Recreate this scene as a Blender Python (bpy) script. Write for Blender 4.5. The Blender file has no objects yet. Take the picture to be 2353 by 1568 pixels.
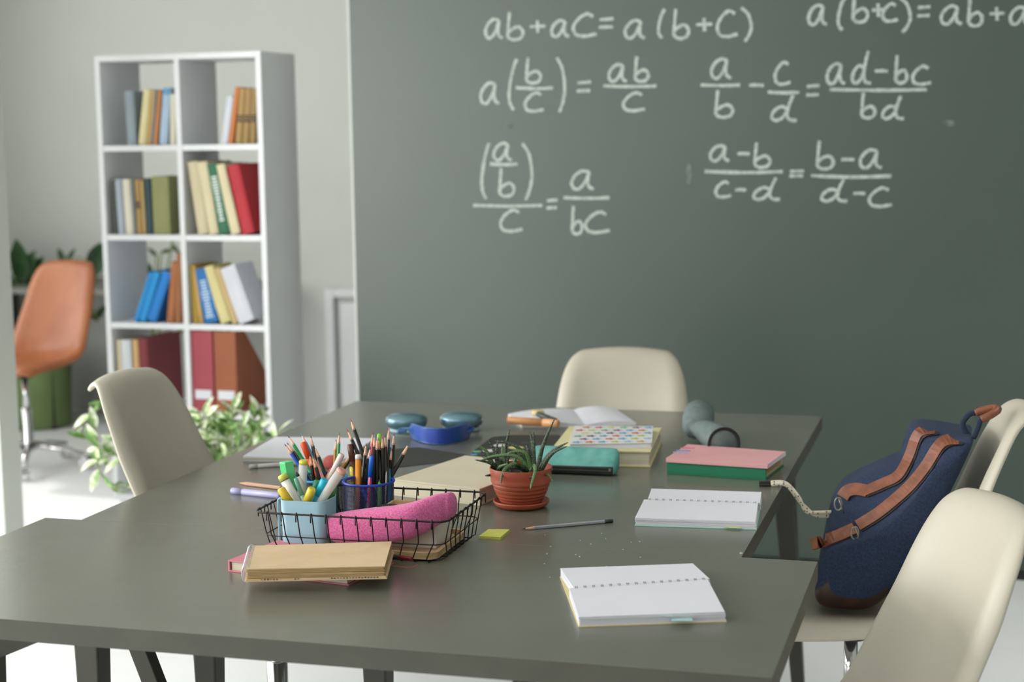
import bpy, bmesh, math, random
from mathutils import Vector, Matrix, Quaternion
random.seed(4)
PI = math.pi
COL = bpy.context.scene.collection
sc = bpy.context.scene

# ------------------------------------------------------------------ camera
F_PX, YAW, PITCH, ROLL, H = 3790.7, 0.28017, 0.12440, -0.01405, 1.533
_f = Vector((-math.sin(YAW)*math.cos(PITCH), math.cos(YAW)*math.cos(PITCH), -math.sin(PITCH)))
_r0 = Vector((math.cos(YAW), math.sin(YAW), 0)); _u0 = _r0.cross(_f)
_r = _r0*math.cos(ROLL)+_u0*math.sin(ROLL); _u = -_r0*math.sin(ROLL)+_u0*math.cos(ROLL)
cd = bpy.data.cameras.new('camera'); cam = bpy.data.objects.new('camera', cd); COL.objects.link(cam)
cam.matrix_world = Matrix(((_r.x,_u.x,-_f.x,0),(_r.y,_u.y,-_f.y,0),(_r.z,_u.z,-_f.z,H),(0,0,0,1)))
cd.sensor_width = 36; cd.lens = F_PX/2353*36
cd.dof.use_dof = True; cd.dof.focus_distance = 3.2; cd.dof.aperture_fstop = 3.3
sc.camera = cam

# ------------------------------------------------------------------ world, lights, exposure
sc.view_settings.view_transform = 'Standard'; sc.view_settings.look = 'None'
sc.view_settings.gamma = 1; sc.view_settings.use_curve_mapping = False
sc.view_settings.exposure = -0.42
w = bpy.data.worlds.new('world'); sc.world = w; w.use_nodes = True
w.node_tree.nodes['Background'].inputs[0].default_value = (0.97,1.0,1.0,1)
w.node_tree.nodes['Background'].inputs[1].default_value = 1.0
def area(name, loc, size, rot, power, color=(1,1,1), spread=None):
    l = bpy.data.lights.new(name,'AREA'); l.shape='RECTANGLE'; l.size,l.size_y=size; l.energy=power; l.color=color
    if spread: l.spread = spread
    o = bpy.data.objects.new(name,l); COL.objects.link(o); o.location=loc; o.rotation_euler=rot; return o
# daylight through the two tall windows of the left wall
area('window_daylight', (-5.53, .9, 1.75), (2.1,7.0), (0, -PI/2, 0), 520, (1.0,0.99,0.97))
area('window_daylight_far', (-5.53, 6.4, 1.75), (2.1,1.5), (0, -PI/2, 0), 36, (1.0,0.99,0.97))
area('window_daylight_rear', (-3.2, -2.9, 1.7), (3.0,2.0), (PI/2, 0, 0), 38, (0.97,0.98,1.0))
area('added_ceiling_fill', (1.5, 3.9, 3.0), (1.5,1.5), (0, 0, 0), 30, (1.0,0.99,0.96), math.radians(90))  # added overhead fill, out of view, to brighten the floor at right
sun = bpy.data.lights.new('sun','SUN'); sun.energy=2.2; sun.angle=math.radians(3); sun.color=(1,0.97,0.92)
so = bpy.data.objects.new('sun',sun); COL.objects.link(so)
so.rotation_euler = Vector((2.1,-0.9,-1.75)).to_track_quat('-Z','Y').to_euler()

# ------------------------------------------------------------------ point finders (pixel of the 2353 frame -> place in the room)
def ray(x,y): return _f+_r*((x-1176.5)/F_PX)-_u*((y-784)/F_PX)
def G(x,y,z=.75):
    d=ray(x,y); t=(z-H)/d.z; return Vector((d.x*t,d.y*t,z))
def V(x,y,Y):
    d=ray(x,y); t=Y/d.y; return Vector((d.x*t,Y,H+d.z*t))

# ------------------------------------------------------------------ materials
def lin(h):
    h=h.lstrip('#'); c=[int(h[i:i+2],16)/255 for i in (0,2,4)]
    return tuple(((v+.055)/1.055)**2.4 if v>.04045 else v/12.92 for v in c)+(1,)
MATS={}
def mat(name, hexc, rough=.55, metal=0., var=.06, vscale=9., bump=0., bscale=300., spec=.5, trans=0., sheen=0., coat=0., hex2=None, ramp=(.4,.6), stretch=None):
    if name in MATS: return MATS[name]
    m=bpy.data.materials.new(name); m.use_nodes=True; nt=m.node_tree; b=nt.nodes['Principled BSDF']
    b.inputs['Roughness'].default_value=rough; b.inputs['Metallic'].default_value=metal
    b.inputs['Specular IOR Level'].default_value=spec
    if trans: b.inputs['Transmission Weight'].default_value=trans
    if sheen: b.inputs['Sheen Weight'].default_value=sheen
    if coat: b.inputs['Coat Weight'].default_value=coat
    tc=nt.nodes.new('ShaderNodeTexCoord'); n=nt.nodes.new('ShaderNodeTexNoise'); n.inputs['Scale'].default_value=vscale; n.inputs['Detail'].default_value=4
    src=tc.outputs['Object']
    if stretch:
        mp=nt.nodes.new('ShaderNodeMapping'); mp.inputs['Scale'].default_value=stretch; nt.links.new(src,mp.inputs[0]); src=mp.outputs[0]
    nt.links.new(src,n.inputs['Vector'])
    r=nt.nodes.new('ShaderNodeValToRGB'); c=lin(hexc)
    if hex2: c2=lin(hex2)
    else: c2=tuple(min(1,v*(1+var)) for v in c[:3])+(1,); c=tuple(v*(1-var) for v in c[:3])+(1,)
    r.color_ramp.elements[0].position=ramp[0]; r.color_ramp.elements[1].position=ramp[1]
    r.color_ramp.elements[0].color=c; r.color_ramp.elements[1].color=c2
    nt.links.new(n.outputs['Fac'],r.inputs[0]); nt.links.new(r.outputs[0],b.inputs['Base Color'])
    if bump:
        n2=nt.nodes.new('ShaderNodeTexNoise'); n2.inputs['Scale'].default_value=bscale; n2.inputs['Detail'].default_value=3
        nt.links.new(src,n2.inputs['Vector'])
        bp=nt.nodes.new('ShaderNodeBump'); bp.inputs['Strength'].default_value=bump; bp.inputs['Distance'].default_value=.002
        nt.links.new(n2.outputs['Fac'],bp.inputs['Height']); nt.links.new(bp.outputs[0],b.inputs['Normal'])
    MATS[name]=m; return m
def P(hexc, rough=.45, **k): return mat('paint_'+hexc.lstrip('#')+'_%d'%int(rough*100), hexc, rough, var=.03, **k)

M_white=mat('white_wall','#d2d5cf',.85,var=.02,vscale=1.5,bump=.08,bscale=120)
M_ceil=mat('ceiling_paint','#dcdcd8',.9,var=.01)
M_floor=mat('white_floor','#eef0f0',.6,var=.02,vscale=2,bump=.03,bscale=60)
M_board=mat('chalkboard_paint','#324238',.38,hex2='#37483d',vscale=.9,ramp=(.3,.7),spec=.9,bump=.1,bscale=180)
M_chalk=mat('chalk','#9aa59d',.95,hex2='#c3cac4',vscale=160,ramp=(.35,.6),bump=.3,bscale=400)
M_smudge=mat('chalk_smudge','#56625a',.95,hex2='#7d8980',vscale=40,ramp=(.35,.65))
M_table=mat('grey_laminate','#6b6c62',.22,hex2='#6f7066',vscale=6,ramp=(.3,.7),bump=.06,bscale=500,spec=1.)
M_tedge_shade=mat('shaded_table_edge','#434339',.6,var=.06,vscale=14,bump=.05)  # laminate grey darkened to stand in for weak light on the front edges
M_leg=mat('dark_table_leg_steel','#35352b',.4,metal=.2,var=.05)
M_shell=mat('beige_shell','#beb8a8',.40,var=.015,vscale=3,bump=.04,bscale=700)
M_shellO=mat('orange_leather','#9c5a35',.38,hex2='#a8663e',vscale=5,bump=.05,bscale=260)
M_chrome=mat('chrome','#d8d8da',.12,metal=1.,var=.01)
M_black=mat('black_plastic','#1c1c1c',.4,var=.05)
M_shelf=mat('white_shelf','#e3e5e8',.45,var=.01)
M_paper=mat('white_paper','#dddee6',.8,var=.01,bump=.04,bscale=90)
M_cream=mat('cream_cloth','#cfc6ae',.75,var=.02,bump=.08,bscale=900)
M_wire=mat('black_wire','#15130f',.45,metal=.2,var=.05)
M_wood=mat('light_wood','#b99a6e',.5,hex2='#cfb389',vscale=14,stretch=(1,8,8),ramp=(.35,.65),bump=.05)
M_pwood=mat('pencil_wood','#dcab8e',.7,hex2='#e4b89e',vscale=60,ramp=(.4,.6))
M_kraft=mat('kraft_paper','#cdb38e',.85,hex2='#d3ba96',vscale=20,bump=.05)
M_kraftd=mat('kraft_edges','#a98a5e',.9,hex2='#c4a678',vscale=30,stretch=(1,1,40),ramp=(.35,.65))
M_pagese=mat('page_edges','#d9d2c0',.85,hex2='#c6bda6',vscale=12,stretch=(1,1,60),ramp=(.4,.65))
M_pagetan=mat('tan_page_edges','#b89c74',.85,hex2='#cdb189',vscale=12,stretch=(1,1,60),ramp=(.4,.65))
M_pink=mat('pink_fabric','#cc5790',.9,hex2='#df7cae',vscale=420,ramp=(.42,.6),bump=.5,bscale=700,sheen=.2)
M_terra=mat('terracotta_plastic','#a0482f',.45,hex2='#aa5036',vscale=8,bump=.03)
M_soil=mat('soil','#2a211a',.95,hex2='#3a2e24',vscale=90,bump=.8,bscale=120)
M_haw=mat('haworthia_leaf','#22301f',.42,hex2='#33472a',vscale=40,ramp=(.35,.65))
M_leafd=mat('dark_leaf','#1f3a20',.35,hex2='#31552b',vscale=8)
M_leafv=mat('variegated_leaf','#7a9f55',.5,hex2='#eef0dc',vscale=22,ramp=(.42,.56))
M_leafl=mat('light_leaf','#a5bf78',.5,hex2='#eff2e0',vscale=26,ramp=(.42,.6))
M_stem=mat('green_stem','#7c8c55',.6,var=.1)
M_navy=mat('navy_canvas','#1c2840',.9,hex2='#25344f',vscale=260,ramp=(.4,.6),bump=.4,bscale=800)
M_leather=mat('brown_leather','#71402a',.42,hex2='#844c33',vscale=40,bump=.15,bscale=300)
M_ledge=mat('leather_edge','#1a1411',.6)
M_lbase=mat('dark_brown_leather','#3a1f12',.45,hex2='#2a150c',vscale=30)
M_rope=mat('rope','#cfc7b2',.9,hex2='#d8d1be',vscale=200,bump=.6,bscale=500)
M_steel=mat('aged_steel','#8a867c',.35,metal=.9,var=.1)
M_tealm=mat('teal_cup','#8fb2c2',.4,var=.02)
M_greyfab=mat('grey_fabric','#62706f',.7,hex2='#6c7a79',vscale=60,bump=.2,bscale=500)
M_tealfab=mat('crumpled_teal','#4f948b',.6,hex2='#6fada5',vscale=30,ramp=(.3,.7),bump=1.,bscale=45)

# ------------------------------------------------------------------ mesh helpers
def obj(name, bm, m, parent=None, smooth=False, bevel=0., loc=None, rot=None, solid=0., sub=0, label=None, auto=None):
    me=bpy.data.meshes.new(name)
    bmesh.ops.recalc_face_normals(bm,faces=bm.faces) if not getattr(bm,'_keep',False) else None
    bm.to_mesh(me); bm.free()
    for mm in (m if isinstance(m,(list,tuple)) else [m]): me.materials.append(mm)
    if smooth:
        for p in me.polygons: p.use_smooth=True
    o=bpy.data.objects.new(name,me); COL.objects.link(o)
    if parent is not None: o.parent=parent
    if loc is not None: o.location=loc
    if rot is not None: o.rotation_euler=rot
    if solid: md=o.modifiers.new('solid','SOLIDIFY'); md.thickness=solid; md.offset=-1
    if bevel: md=o.modifiers.new('bevel','BEVEL'); md.width=bevel; md.segments=2; md.limit_method='ANGLE'; md.angle_limit=.6
    if sub: md=o.modifiers.new('sub','SUBSURF'); md.levels=sub; md.render_levels=sub
    if label: o['label']=label
    return o
def thing(name,label,cat,loc=(0,0,0),rotz=0.,group=None):
    o=bpy.data.objects.new(name,None); COL.objects.link(o); o.location=loc; o.rotation_euler=(0,0,rotz)
    o.empty_display_size=.05
    tag(o,label,cat,group); return o
def tag(o,label,cat,group=None):
    o['label']=label; o['category']=cat
    if group: o['group']=group
    return o
def struct(o): o['kind']='structure'; return o
def B(): return bmesh.new()
def box(bm,x0,x1,y0,y1,z0,z1,mi=0):
    v=[bm.verts.new(p) for p in ((x0,y0,z0),(x1,y0,z0),(x1,y1,z0),(x0,y1,z0),(x0,y0,z1),(x1,y0,z1),(x1,y1,z1),(x0,y1,z1))]
    for f in ((3,2,1,0),(4,5,6,7),(0,1,5,4),(1,2,6,5),(2,3,7,6),(3,0,4,7)):
        bm.faces.new([v[i] for i in f]).material_index=mi
    return bm
def prism(bm,poly,z0,z1,off=(0,0),mi=0):
    """poly: list of (x,y); z0,z1 numbers or per-vertex lists"""
    n=len(poly); g=lambda z,i: z[i] if isinstance(z,(list,tuple)) else z
    a=[bm.verts.new((p[0]-off[0],p[1]-off[1],g(z0,i))) for i,p in enumerate(poly)]
    b=[bm.verts.new((p[0]-off[0],p[1]-off[1],g(z1,i))) for i,p in enumerate(poly)]
    bm.faces.new(a[::-1]).material_index=mi; bm.faces.new(b).material_index=mi
    for i in range(n): bm.faces.new((a[i],a[(i+1)%n],b[(i+1)%n],b[i])).material_index=mi
    return bm
def lathe(bm,prof,n=32,c=(0,0,0),mi=0):
    rings=[]
    for r,z in prof:
        if r<1e-6: rings.append([bm.verts.new((c[0],c[1],c[2]+z))])
        else: rings.append([bm.verts.new((c[0]+r*math.cos(2*PI*i/n),c[1]+r*math.sin(2*PI*i/n),c[2]+z)) for i in range(n)])
    for a,b in zip(rings,rings[1:]):
        for i in range(n):
            j=(i+1)%n
            if len(a)==1 and len(b)==1: continue
            if len(a)==1: f=(a[0],b[i],b[j])
            elif len(b)==1: f=(a[i],a[j],b[0])
            else: f=(a[i],a[j],b[j],b[i])
            bm.faces.new(f).material_index=mi
    return bm
def smoothpath(pts,k=6,closed=False):
    pts=[Vector(p) for p in pts]; n=len(pts); out=[]
    rng=range(n if closed else n-1)
    for i in rng:
        g=lambda j: pts[j%n] if closed else pts[max(0,min(n-1,j))]
        p0,p1,p2,p3=g(i-1),g(i),g(i+1),g(i+2)
        for s in range(k):
            t=s/k; out.append(.5*((2*p1)+(p2-p0)*t+(2*p0-5*p1+4*p2-p3)*t*t+(-p0+3*p1-3*p2+p3)*t**3))
    if not closed: out.append(pts[-1])
    return out
def tube(bm,pts,r,n=6,closed=False,flat=None,up=None,mi=0,cap=True):
    """r number or list; flat: scale of the second axis"""
    pts=[Vector(p) for p in pts]; N=len(pts); rings=[]; ref=None
    for i,p in enumerate(pts):
        a=pts[(i-1)%N] if (closed or i>0) else p; b=pts[(i+1)%N] if (closed or i<N-1) else p
        t=(b-a)
        if t.length<1e-9: t=Vector((0,0,1))
        t.normalize()
        if up is not None: ref=Vector(up)-t*t.dot(Vector(up))
        elif ref is None: ref=t.orthogonal()
        else: ref=ref-t*t.dot(ref)
        if ref.length<1e-6: ref=t.orthogonal()
        ref.normalize(); s=t.cross(ref); rr=r[i] if isinstance(r,(list,tuple)) else r
        fl=1 if flat is None else flat
        rings.append([bm.verts.new(p+s*(math.cos(2*PI*k/n)*rr)+ref*(math.sin(2*PI*k/n)*rr*fl)) for k in range(n)])
    rg=range(N if closed else N-1)
    for i in rg:
        a=rings[i]; b=rings[(i+1)%N]
        for k in range(n): bm.faces.new((a[k],a[(k+1)%n],b[(k+1)%n],b[k])).material_index=mi
    if not closed and cap:
        bm.faces.new(rings[0][::-1]).material_index=mi; bm.faces.new(rings[-1]).material_index=mi
    return bm
def grid(bm,rows,mi=0,closed=False):
    vs=[[bm.verts.new(p) for p in r] for r in rows]
    for a,b in zip(vs,vs[1:]):
        n=len(a)
        for k in range(n if closed else n-1): bm.faces.new((a[k],a[(k+1)%n],b[(k+1)%n],b[k])).material_index=mi
    return vs
def rrect(x0,x1,y0,y1,r,k=4):
    out=[]
    for cx,cy,a0 in ((x1-r,y0+r,-PI/2),(x1-r,y1-r,0),(x0+r,y1-r,PI/2),(x0+r,y0+r,PI)):
        for i in range(k+1): a=a0+PI/2*i/k; out.append((cx+r*math.cos(a),cy+r*math.sin(a)))
    return out

# ================================================================== THE ROOM
BY=5.755                                            # face of the chalkboard wall
bm=B(); box(bm,-5.4,4.2,-3,8.3,-.05,0); struct(obj('floor',bm,M_floor))
bm=B(); box(bm,-5.4,4.2,-3,8.3,3.1,3.2); struct(obj('ceiling',bm,M_ceil))
bm=B()
box(bm,-5.5,4.2,8.3,8.45,0,3.1)
wb=struct(obj('wall_back',bm,M_white))
# white framed niche low on the back wall, seen left of the chalkboard
n0=V(752,662,8.3); n1=V(766,678,8.3)
bm=B()
fx0=n0.x; fz=n0.z; iw=.05
box(bm,fx0,fx0+iw,8.255,8.3,0.0,fz); box(bm,fx0+iw,-2.4,8.255,8.3,fz-.045,fz); box(bm,-2.45,-2.4,8.255,8.3,0,fz-.045)
t=struct(obj('trim_1',bm,M_shelf,bevel=.004))
bm=B(); box(bm,fx0+iw+.03,-2.47,8.27,8.3,0.02,fz-.075); obj('recessed_panel',bm,M_shelf,t,bevel=.004)
# left wall with window openings
bm=B()
for y0,y1 in ((-3,-2.6),(4.4,5.65),(7.15,8.3)): box(bm,-5.5,-5.4,y0,y1,0,3.1)
for y0,y1 in ((-2.6,4.4),(5.65,7.15)): box(bm,-5.5,-5.4,y0,y1,0,.7); box(bm,-5.5,-5.4,y0,y1,2.8,3.1)
struct(obj('wall_left',bm,M_white))
for wi,(y0,y1,n) in enumerate(((-2.6,4.4,5),(5.65,7.15,1))):
    bm=B()
    for i in range(n+1):
        yy=y0+(y1-y0)*i/n; yy=min(max(yy,y0+.03),y1-.03); box(bm,-5.48,-5.42,yy-.03,yy+.03,.7,2.8)
    box(bm,-5.478,-5.422,y0,y1,.7,.76); box(bm,-5.478,-5.422,y0,y1,2.74,2.8)
    struct(obj('window_%d'%(wi+1),bm,M_shelf))
t_=thing('added_ceiling_fill','added square white fill light panel over the right side of the room','lamp',(1.5,3.9,3.01)); bm=B(); prism(bm,rrect(-.8,.8,-.8,.8,.04,3),.02,.09); obj('housing',bm,M_shelf,t_)  # invented panel, unseen by the camera, housing the added fill
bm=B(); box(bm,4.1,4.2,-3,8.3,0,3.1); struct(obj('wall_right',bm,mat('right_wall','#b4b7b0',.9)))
bm=B(); box(bm,-5.5,-4.9,-3.1,-3,0,3.1); box(bm,-1.5,4.2,-3.1,-3,0,3.1); box(bm,-4.9,-1.5,-3.1,-3,0,.6); box(bm,-4.9,-1.5,-3.1,-3,2.8,3.1)
struct(obj('wall_front',bm,M_white))
# chalkboard partition wall
bx0=-2.27
bm=B(); box(bm,bx0,4.1,BY+.004,BY+.16,0,3.1); wc=struct(obj('wall_partition',bm,M_white))
bm=B(); box(bm,bx0+.01,4.1,BY,BY+.004,0.03,3.1); obj('chalkboard_panel',bm,M_board,wc,label='dark green chalkboard face')
bm=B(); box(bm,bx0,4.1,BY-.012,BY+.004,0,.03); obj('base_strip',bm,M_black,wc)
# white pillar at the far left
pe=V(12,1225,5.0)
bm=B(); box(bm,pe.x-.55,pe.x,5.0,5.12,0,3.1); struct(obj('wall_pier',bm,M_white))

# ------------------------------------------------------------------ chalk writing
GL={
'a':[[(.8,.93),(.5,1.0),(.2,.78),(.02,.4),(.1,.06),(.35,.02),(.62,.4),(.8,.93)],[(.8,.93),(.74,.5),(.78,.15),(1.0,.0)]],
'c':[[(.86,.88),(.6,1.0),(.28,.8),(.04,.42),(.14,.08),(.45,.0),(.7,.03),(1.0,.1)]],
'b':[[(.2,1.0),(.14,.6),(.08,.1)],[(.08,.1),(.4,.0),(.85,.06),(1.0,.28),(.75,.46),(.4,.4),(.16,.28)]],
'd':[[(.66,.42),(.4,.55),(.1,.36),(.02,.1),(.2,.0),(.45,.12),(.66,.42)],[(.86,1.0),(.7,.6),(.62,.25),(.72,.03),(1.0,.0)]],
'+':[[(0,.5),(1,.55)],[(.48,1),(.52,0)]],
'=':[[(.05,.9),(1,1)],[(0,.05),(.95,.1)]],
'-':[[(0,.5),(.5,.6),(1,.45)]],
'_':[[(0,.6),(.5,.4),(1,.55)]],
'(':[[(1,1),(.5,.78),(.1,.4),(.15,.15),(.6,0)]],
')':[[(.0,1),(.7,.8),(1,.45),(.8,.2),(.35,0)]]}
def writing(items,label):
    """items: glyph boxes measured on the chalkboard"""
    bm=B()
    for ch,x0,y0,x1,y1 in items:
        for st in GL[ch]:
            pts=[]
            for gx,gy in st:
                px=1050+(x0+(x1-x0)*gx)/1.806; py=(y1+(y0-y1)*gy)/1.806
                v=V(px,py,BY); pts.append(Vector((v.x,BY,v.z)))
            pts=smoothpath(pts,5)
            L=[];R_=[]
            for i,p in enumerate(pts):
                a=pts[max(0,i-1)];b=pts[min(len(pts)-1,i+1)];t=(b-a)
                if t.length<1e-9: t=Vector((1,0,0))
                t.normalize(); nn=Vector((-t.z,0,t.x)); wd=.0055*random.uniform(.78,1.18)
                L.append(p+nn*wd+Vector((0,-.0016,0))); R_.append(p-nn*wd+Vector((0,-.0016,0)))
            grid(bm,[L,[ (a+b)/2+Vector((0,-.0006,0)) for a,b in zip(L,R_)],R_])
    obj('chalk_formula',bm,M_chalk,wc,label=label)
writing([('a',118,80,190,158),('b',205,50,275,165),('+',303,85,368,137),('a',392,85,465,152),('c',480,58,580,150),('=',590,78,650,115),('a',697,85,780,158),('(',835,38,862,158),('b',895,38,962,160),('+',993,75,1060,130),('c',1078,45,1165,152),(')',1180,32,1222,172)],'white chalk formula ab + ac = a(b + c)')
writing([('a',1458,22,1535,102),('(',1580,-12,1612,125),('b',1638,-30,1705,92),('+',1722,15,1775,70),('c',1765,15,1830,88),(')',1830,-15,1882,135),('=',1910,28,1965,68),('a',2008,25,2095,100),('b',2118,-14,2180,108),('+',2210,30,2272,85),('a',2295,30,2375,100),('c',2400,20,2490,100)],'white chalk formula a(b+c) = ab + ac')
writing([('a',98,345,175,430),('(',215,245,250,458),('b',283,238,348,345),('_',245,358,400,374),('c',280,385,362,462),(')',415,240,448,465),('=',498,340,556,380),('a',630,268,705,338),('b',735,235,795,338),('_',608,350,828,366),('c',688,385,780,460)],'white chalk formula a(b/c) = ab/c')
writing([('a',1055,245,1138,325),('_',1012,346,1175,362),('b',1068,375,1145,487),('-',1212,348,1273,360),('c',1318,258,1385,350),('_',1290,376,1420,392),('d',1305,395,1410,500),('=',1450,355,1505,397),('a',1535,265,1610,348),('d',1640,212,1718,345),('-',1735,290,1788,300),('b',1817,230,1868,345),('c',1888,275,1968,350),('_',1548,364,1950,382),('b',1675,385,1735,490),('d',1765,398,1855,492)],'white chalk formula a/b - c/d = (ad - bc)/bd')
writing([('(',102,595,135,825),('a',152,595,228,665),('_',138,674,252,690),('b',172,697,238,815),(')',272,595,312,830),('_',68,846,355,862),('c',178,872,272,960),('=',372,830,418,865),('a',475,710,568,785),('_',443,814,633,830),('b',475,855,520,972),('c',530,880,635,965)],'white chalk formula (a/b)/c = a/bc')
writing([('a',1050,605,1130,668),('-',1165,632,1215,645),('b',1230,592,1300,695),('_',1028,702,1352,726),('c',1072,755,1138,818),('-',1155,782,1200,795),('d',1230,738,1340,828),('=',1380,710,1440,732),('b',1490,585,1562,702),('-',1595,657,1650,668),('a',1672,622,1762,697),('_',1470,716,1803,748),('d',1512,745,1620,835),('-',1645,797,1695,810),('c',1708,780,1805,857)],'white chalk formula (a-b)/(c-d) = (b-a)/(d-c)')
for cx,cy,rx,rz in ((2180,283,.022,.011),(1583,400,.010,.04),(1168,290,.018,.010)):
    bm=B(); c=V(cx,cy,BY); pts=[(c.x+rx*math.cos(a*PI/8)*random.uniform(.7,1.2),c.z+rz*math.sin(a*PI/8)*random.uniform(.7,1.2)) for a in range(16)]
    vs=[bm.verts.new((p[0],BY-.0012,p[1])) for p in pts]; bm.faces.new(vs)
    obj('chalk_smudge',bm,M_smudge,wc)

# ================================================================== TABLES
def leg_tube(bm,a,b,wa,wb):
    a=Vector(a);b=Vector(b)
    tube(bm,[a,b],[wa*.7071,wb*.7071],n=4,up=(b-a).cross(Vector((1,1,0))))
def table(label,x0,x1,y0,y1,legs,braces=()):
    t=thing('table',label,'table',((x0+x1)/2,(y0+y1)/2,0))
    cx,cy=(x0+x1)/2,(y0+y1)/2
    bm=B(); box(bm,x0-cx,x1-cx,y0-cy,y1-cy,.714,.75)
    for f in bm.faces:
        f.material_index=0 if abs(f.calc_center_median().z-.75)<1e-4 else 1
    obj('tabletop',bm,[M_table,M_tedge_shade],t,bevel=.0008)
    for (lx,ly,dx,dy) in legs:
        bm=B(); leg_tube(bm,(lx-cx,ly-cy,.712),(lx+dx-cx,ly+dy-cy,0),.062,.034)
        lo=obj('leg',bm,M_leg,t,bevel=.004)
    for a,b in braces:
        bm=B(); leg_tube(bm,(a[0]-cx,a[1]-cy,a[2]),(b[0]-cx,b[1]-cy,b[2]),.035,.035); obj('brace',bm,M_leg,t,bevel=.002)
    return t
TX0,TX1,TY0,TY1=-1.8817,-.2817,2.3133,2.9828
table('wide dark grey table across the foreground under the wire basket',TX0,TX1,TY0,TY1,
      [(-1.665,2.42,.0,.0),(-.36,2.42,.04,-.03),(-1.735,2.90,-.0,.0),(-.38,2.90,.04,.0)],braces=[((-1.53,2.42,.712),(-1.66,2.42,.655)),((-1.685,2.88,.71),(-1.545,2.88,.34))])
UX0,UX1,UY0,UY1=-1.7967,-.4215,2.9834,4.5512
table('long dark grey table behind, running back towards the chalkboard',UX0,UX1,UY0,UY1,
      [(-1.575,3.10,.0,.0),(-1.19,3.10,.0,.0),(-.535,3.45,.0,.0),(-1.70,4.42,-.05,.03),(-.52,4.42,.05,.03)])

# ================================================================== CHAIRS
def shell_bm(thick=.012):
    # profile: centre line from seat front lip to back top, (fwd, up, halfwidth, raise)
    prof=[(.215,.405,.150,.00),(.230,.425,.175,.00),(.205,.440,.195,.006),(.12,.445,.215,.014),(.02,.440,.222,.024),(-.08,.440,.225,.036),(-.15,.452,.225,.05),
          (-.205,.492,.223,.062),(-.235,.55,.218,.062),(-.262,.62,.212,.055),(-.287,.69,.204,.046),(-.310,.76,.196,.036),(-.330,.82,.184,.022),(-.345,.862,.166,.008),(-.361,.884,.146,-.004),(-.382,.893,.130,-.010),(-.404,.888,.118,-.014),(-.420,.872,.108,-.014)]
    pr=smoothpath([Vector((a,b,0)) for a,b,_,_ in prof],2); ex=smoothpath([Vector((c,d,0)) for _,_,c,d in prof],2)
    rows=[]; NU=20
    for i,(p,e) in enumerate(zip(pr,ex)):
        a=pr[max(0,i-1)];b=pr[min(len(pr)-1,i+1)];t=(b-a).normalized(); nrm=Vector((t.y,-t.x,0))*-1
        # nrm should point towards sitter: up for the seat, forward for the back
        nrm=Vector((t.y,-t.x,0))
        row=[]
        for k in range(NU+1):
            u=-1+2*k/NU; au=abs(u); y=e.x*u*(1-.04*au)
            rs=e.y*(au**2.2)
            fade=min(1,max(0,(len(pr)-6-i)/8))
            if au>.80:                                  # rolled rim
                q=(au-.80)/.20; rs-=.034*q*q*fade; y+=math.copysign(.004*q,u)
            q=p+nrm*rs
            row.append((q.x,y,q.y))
        rows.append(row)
    bm=B(); grid(bm,rows); return bm
def chair_mesh(name,m):
    me=bpy.data.meshes.new(name); bm=shell_bm(); bmesh.ops.recalc_face_normals(bm,faces=bm.faces); bm.to_mesh(me); bm.free(); me.materials.append(m)
    for p in me.polygons: p.use_smooth=True
    return me
SHELL=chair_mesh('shell',M_shell); SHELLO=chair_mesh('shell_orange',M_shellO)
def chair(label,x,y,heading,dz=0.,me=SHELL,group=None,base_rot=0.3,name='shell_chair',scale=1.,tilt=0.):
    """heading: direction the sitter faces, radians from +X"""
    t=thing(name,label,'chair',(x,y,0),heading,group)
    s=bpy.data.objects.new('shell',me); COL.objects.link(s); s.parent=t; s.location=(0,0,dz); s.scale=(scale,)*3 if scale!=1 else (1,1,1)
    s.rotation_euler=(0,tilt,0)
    md=s.modifiers.new('solid','SOLIDIFY'); md.thickness=.011; md.offset=0
    md=s.modifiers.new('sub','SUBSURF'); md.levels=1; md.render_levels=1
    bm=B(); lathe(bm,[(0,.375+dz),(.036,.375+dz),(.036,.405+dz),(.06,.416+dz),(.11,.420+dz),(.11,.428+dz),(0,.43+dz)],20); obj('seat_mount',bm,M_black,t,smooth=False)
    bm=B(); lathe(bm,[(0,.25),(.015,.25),(.015,.38+dz),(0,.38+dz)],20); obj('gas_column',bm,M_chrome,t,smooth=True)
    bm=B(); lathe(bm,[(0,.09),(.03,.09),(.03,.12),(.025,.13),(.025,.29),(.018,.295),(0,.295)],20); obj('column_sleeve',bm,M_chrome,t,smooth=True)
    for k in range(5):
        a=base_rot+k*2*PI/5; c,s_=math.cos(a),math.sin(a)
        bm=B(); tube(bm,[(c*.02,s_*.02,.115),(c*.15,s_*.15,.10),(c*.27,s_*.27,.075)],[.022,.018,.013],n=8,flat=.7,up=(0,0,1)); f=obj('foot',bm,M_chrome,t,smooth=True)
        bm=B()
        for sd in (-1,1):
            ctr=Vector((c*.275,s_*.275,.030))+Vector((-s_,c,0))*(sd*.014)
            tube(bm,[ctr-Vector((-s_,c,0))*.008,ctr+Vector((-s_,c,0))*.008],.028,n=16)
        tube(bm,[(c*.268,s_*.268,.03),(c*.268,s_*.268,.085)],.007,n=8)
        obj('castor',bm,M_chrome if me is SHELLO else M_black,t)
    return t
chair('beige shell chair at the left side of the long table, before the trailing plant',-1.61,3.52,math.radians(1),dz=.085,base_rot=.2)
chair('beige shell chair at the far end of the long table, facing the camera',-.99,4.42,math.radians(-84),dz=.0)
chair('beige shell chair with the navy backpack on its seat',-.268,3.62,math.radians(184),dz=.04,tilt=.025)
chair('empty beige shell chair nearest the camera in the right corner',-.305,2.86,math.radians(206),dz=-.022)
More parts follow.
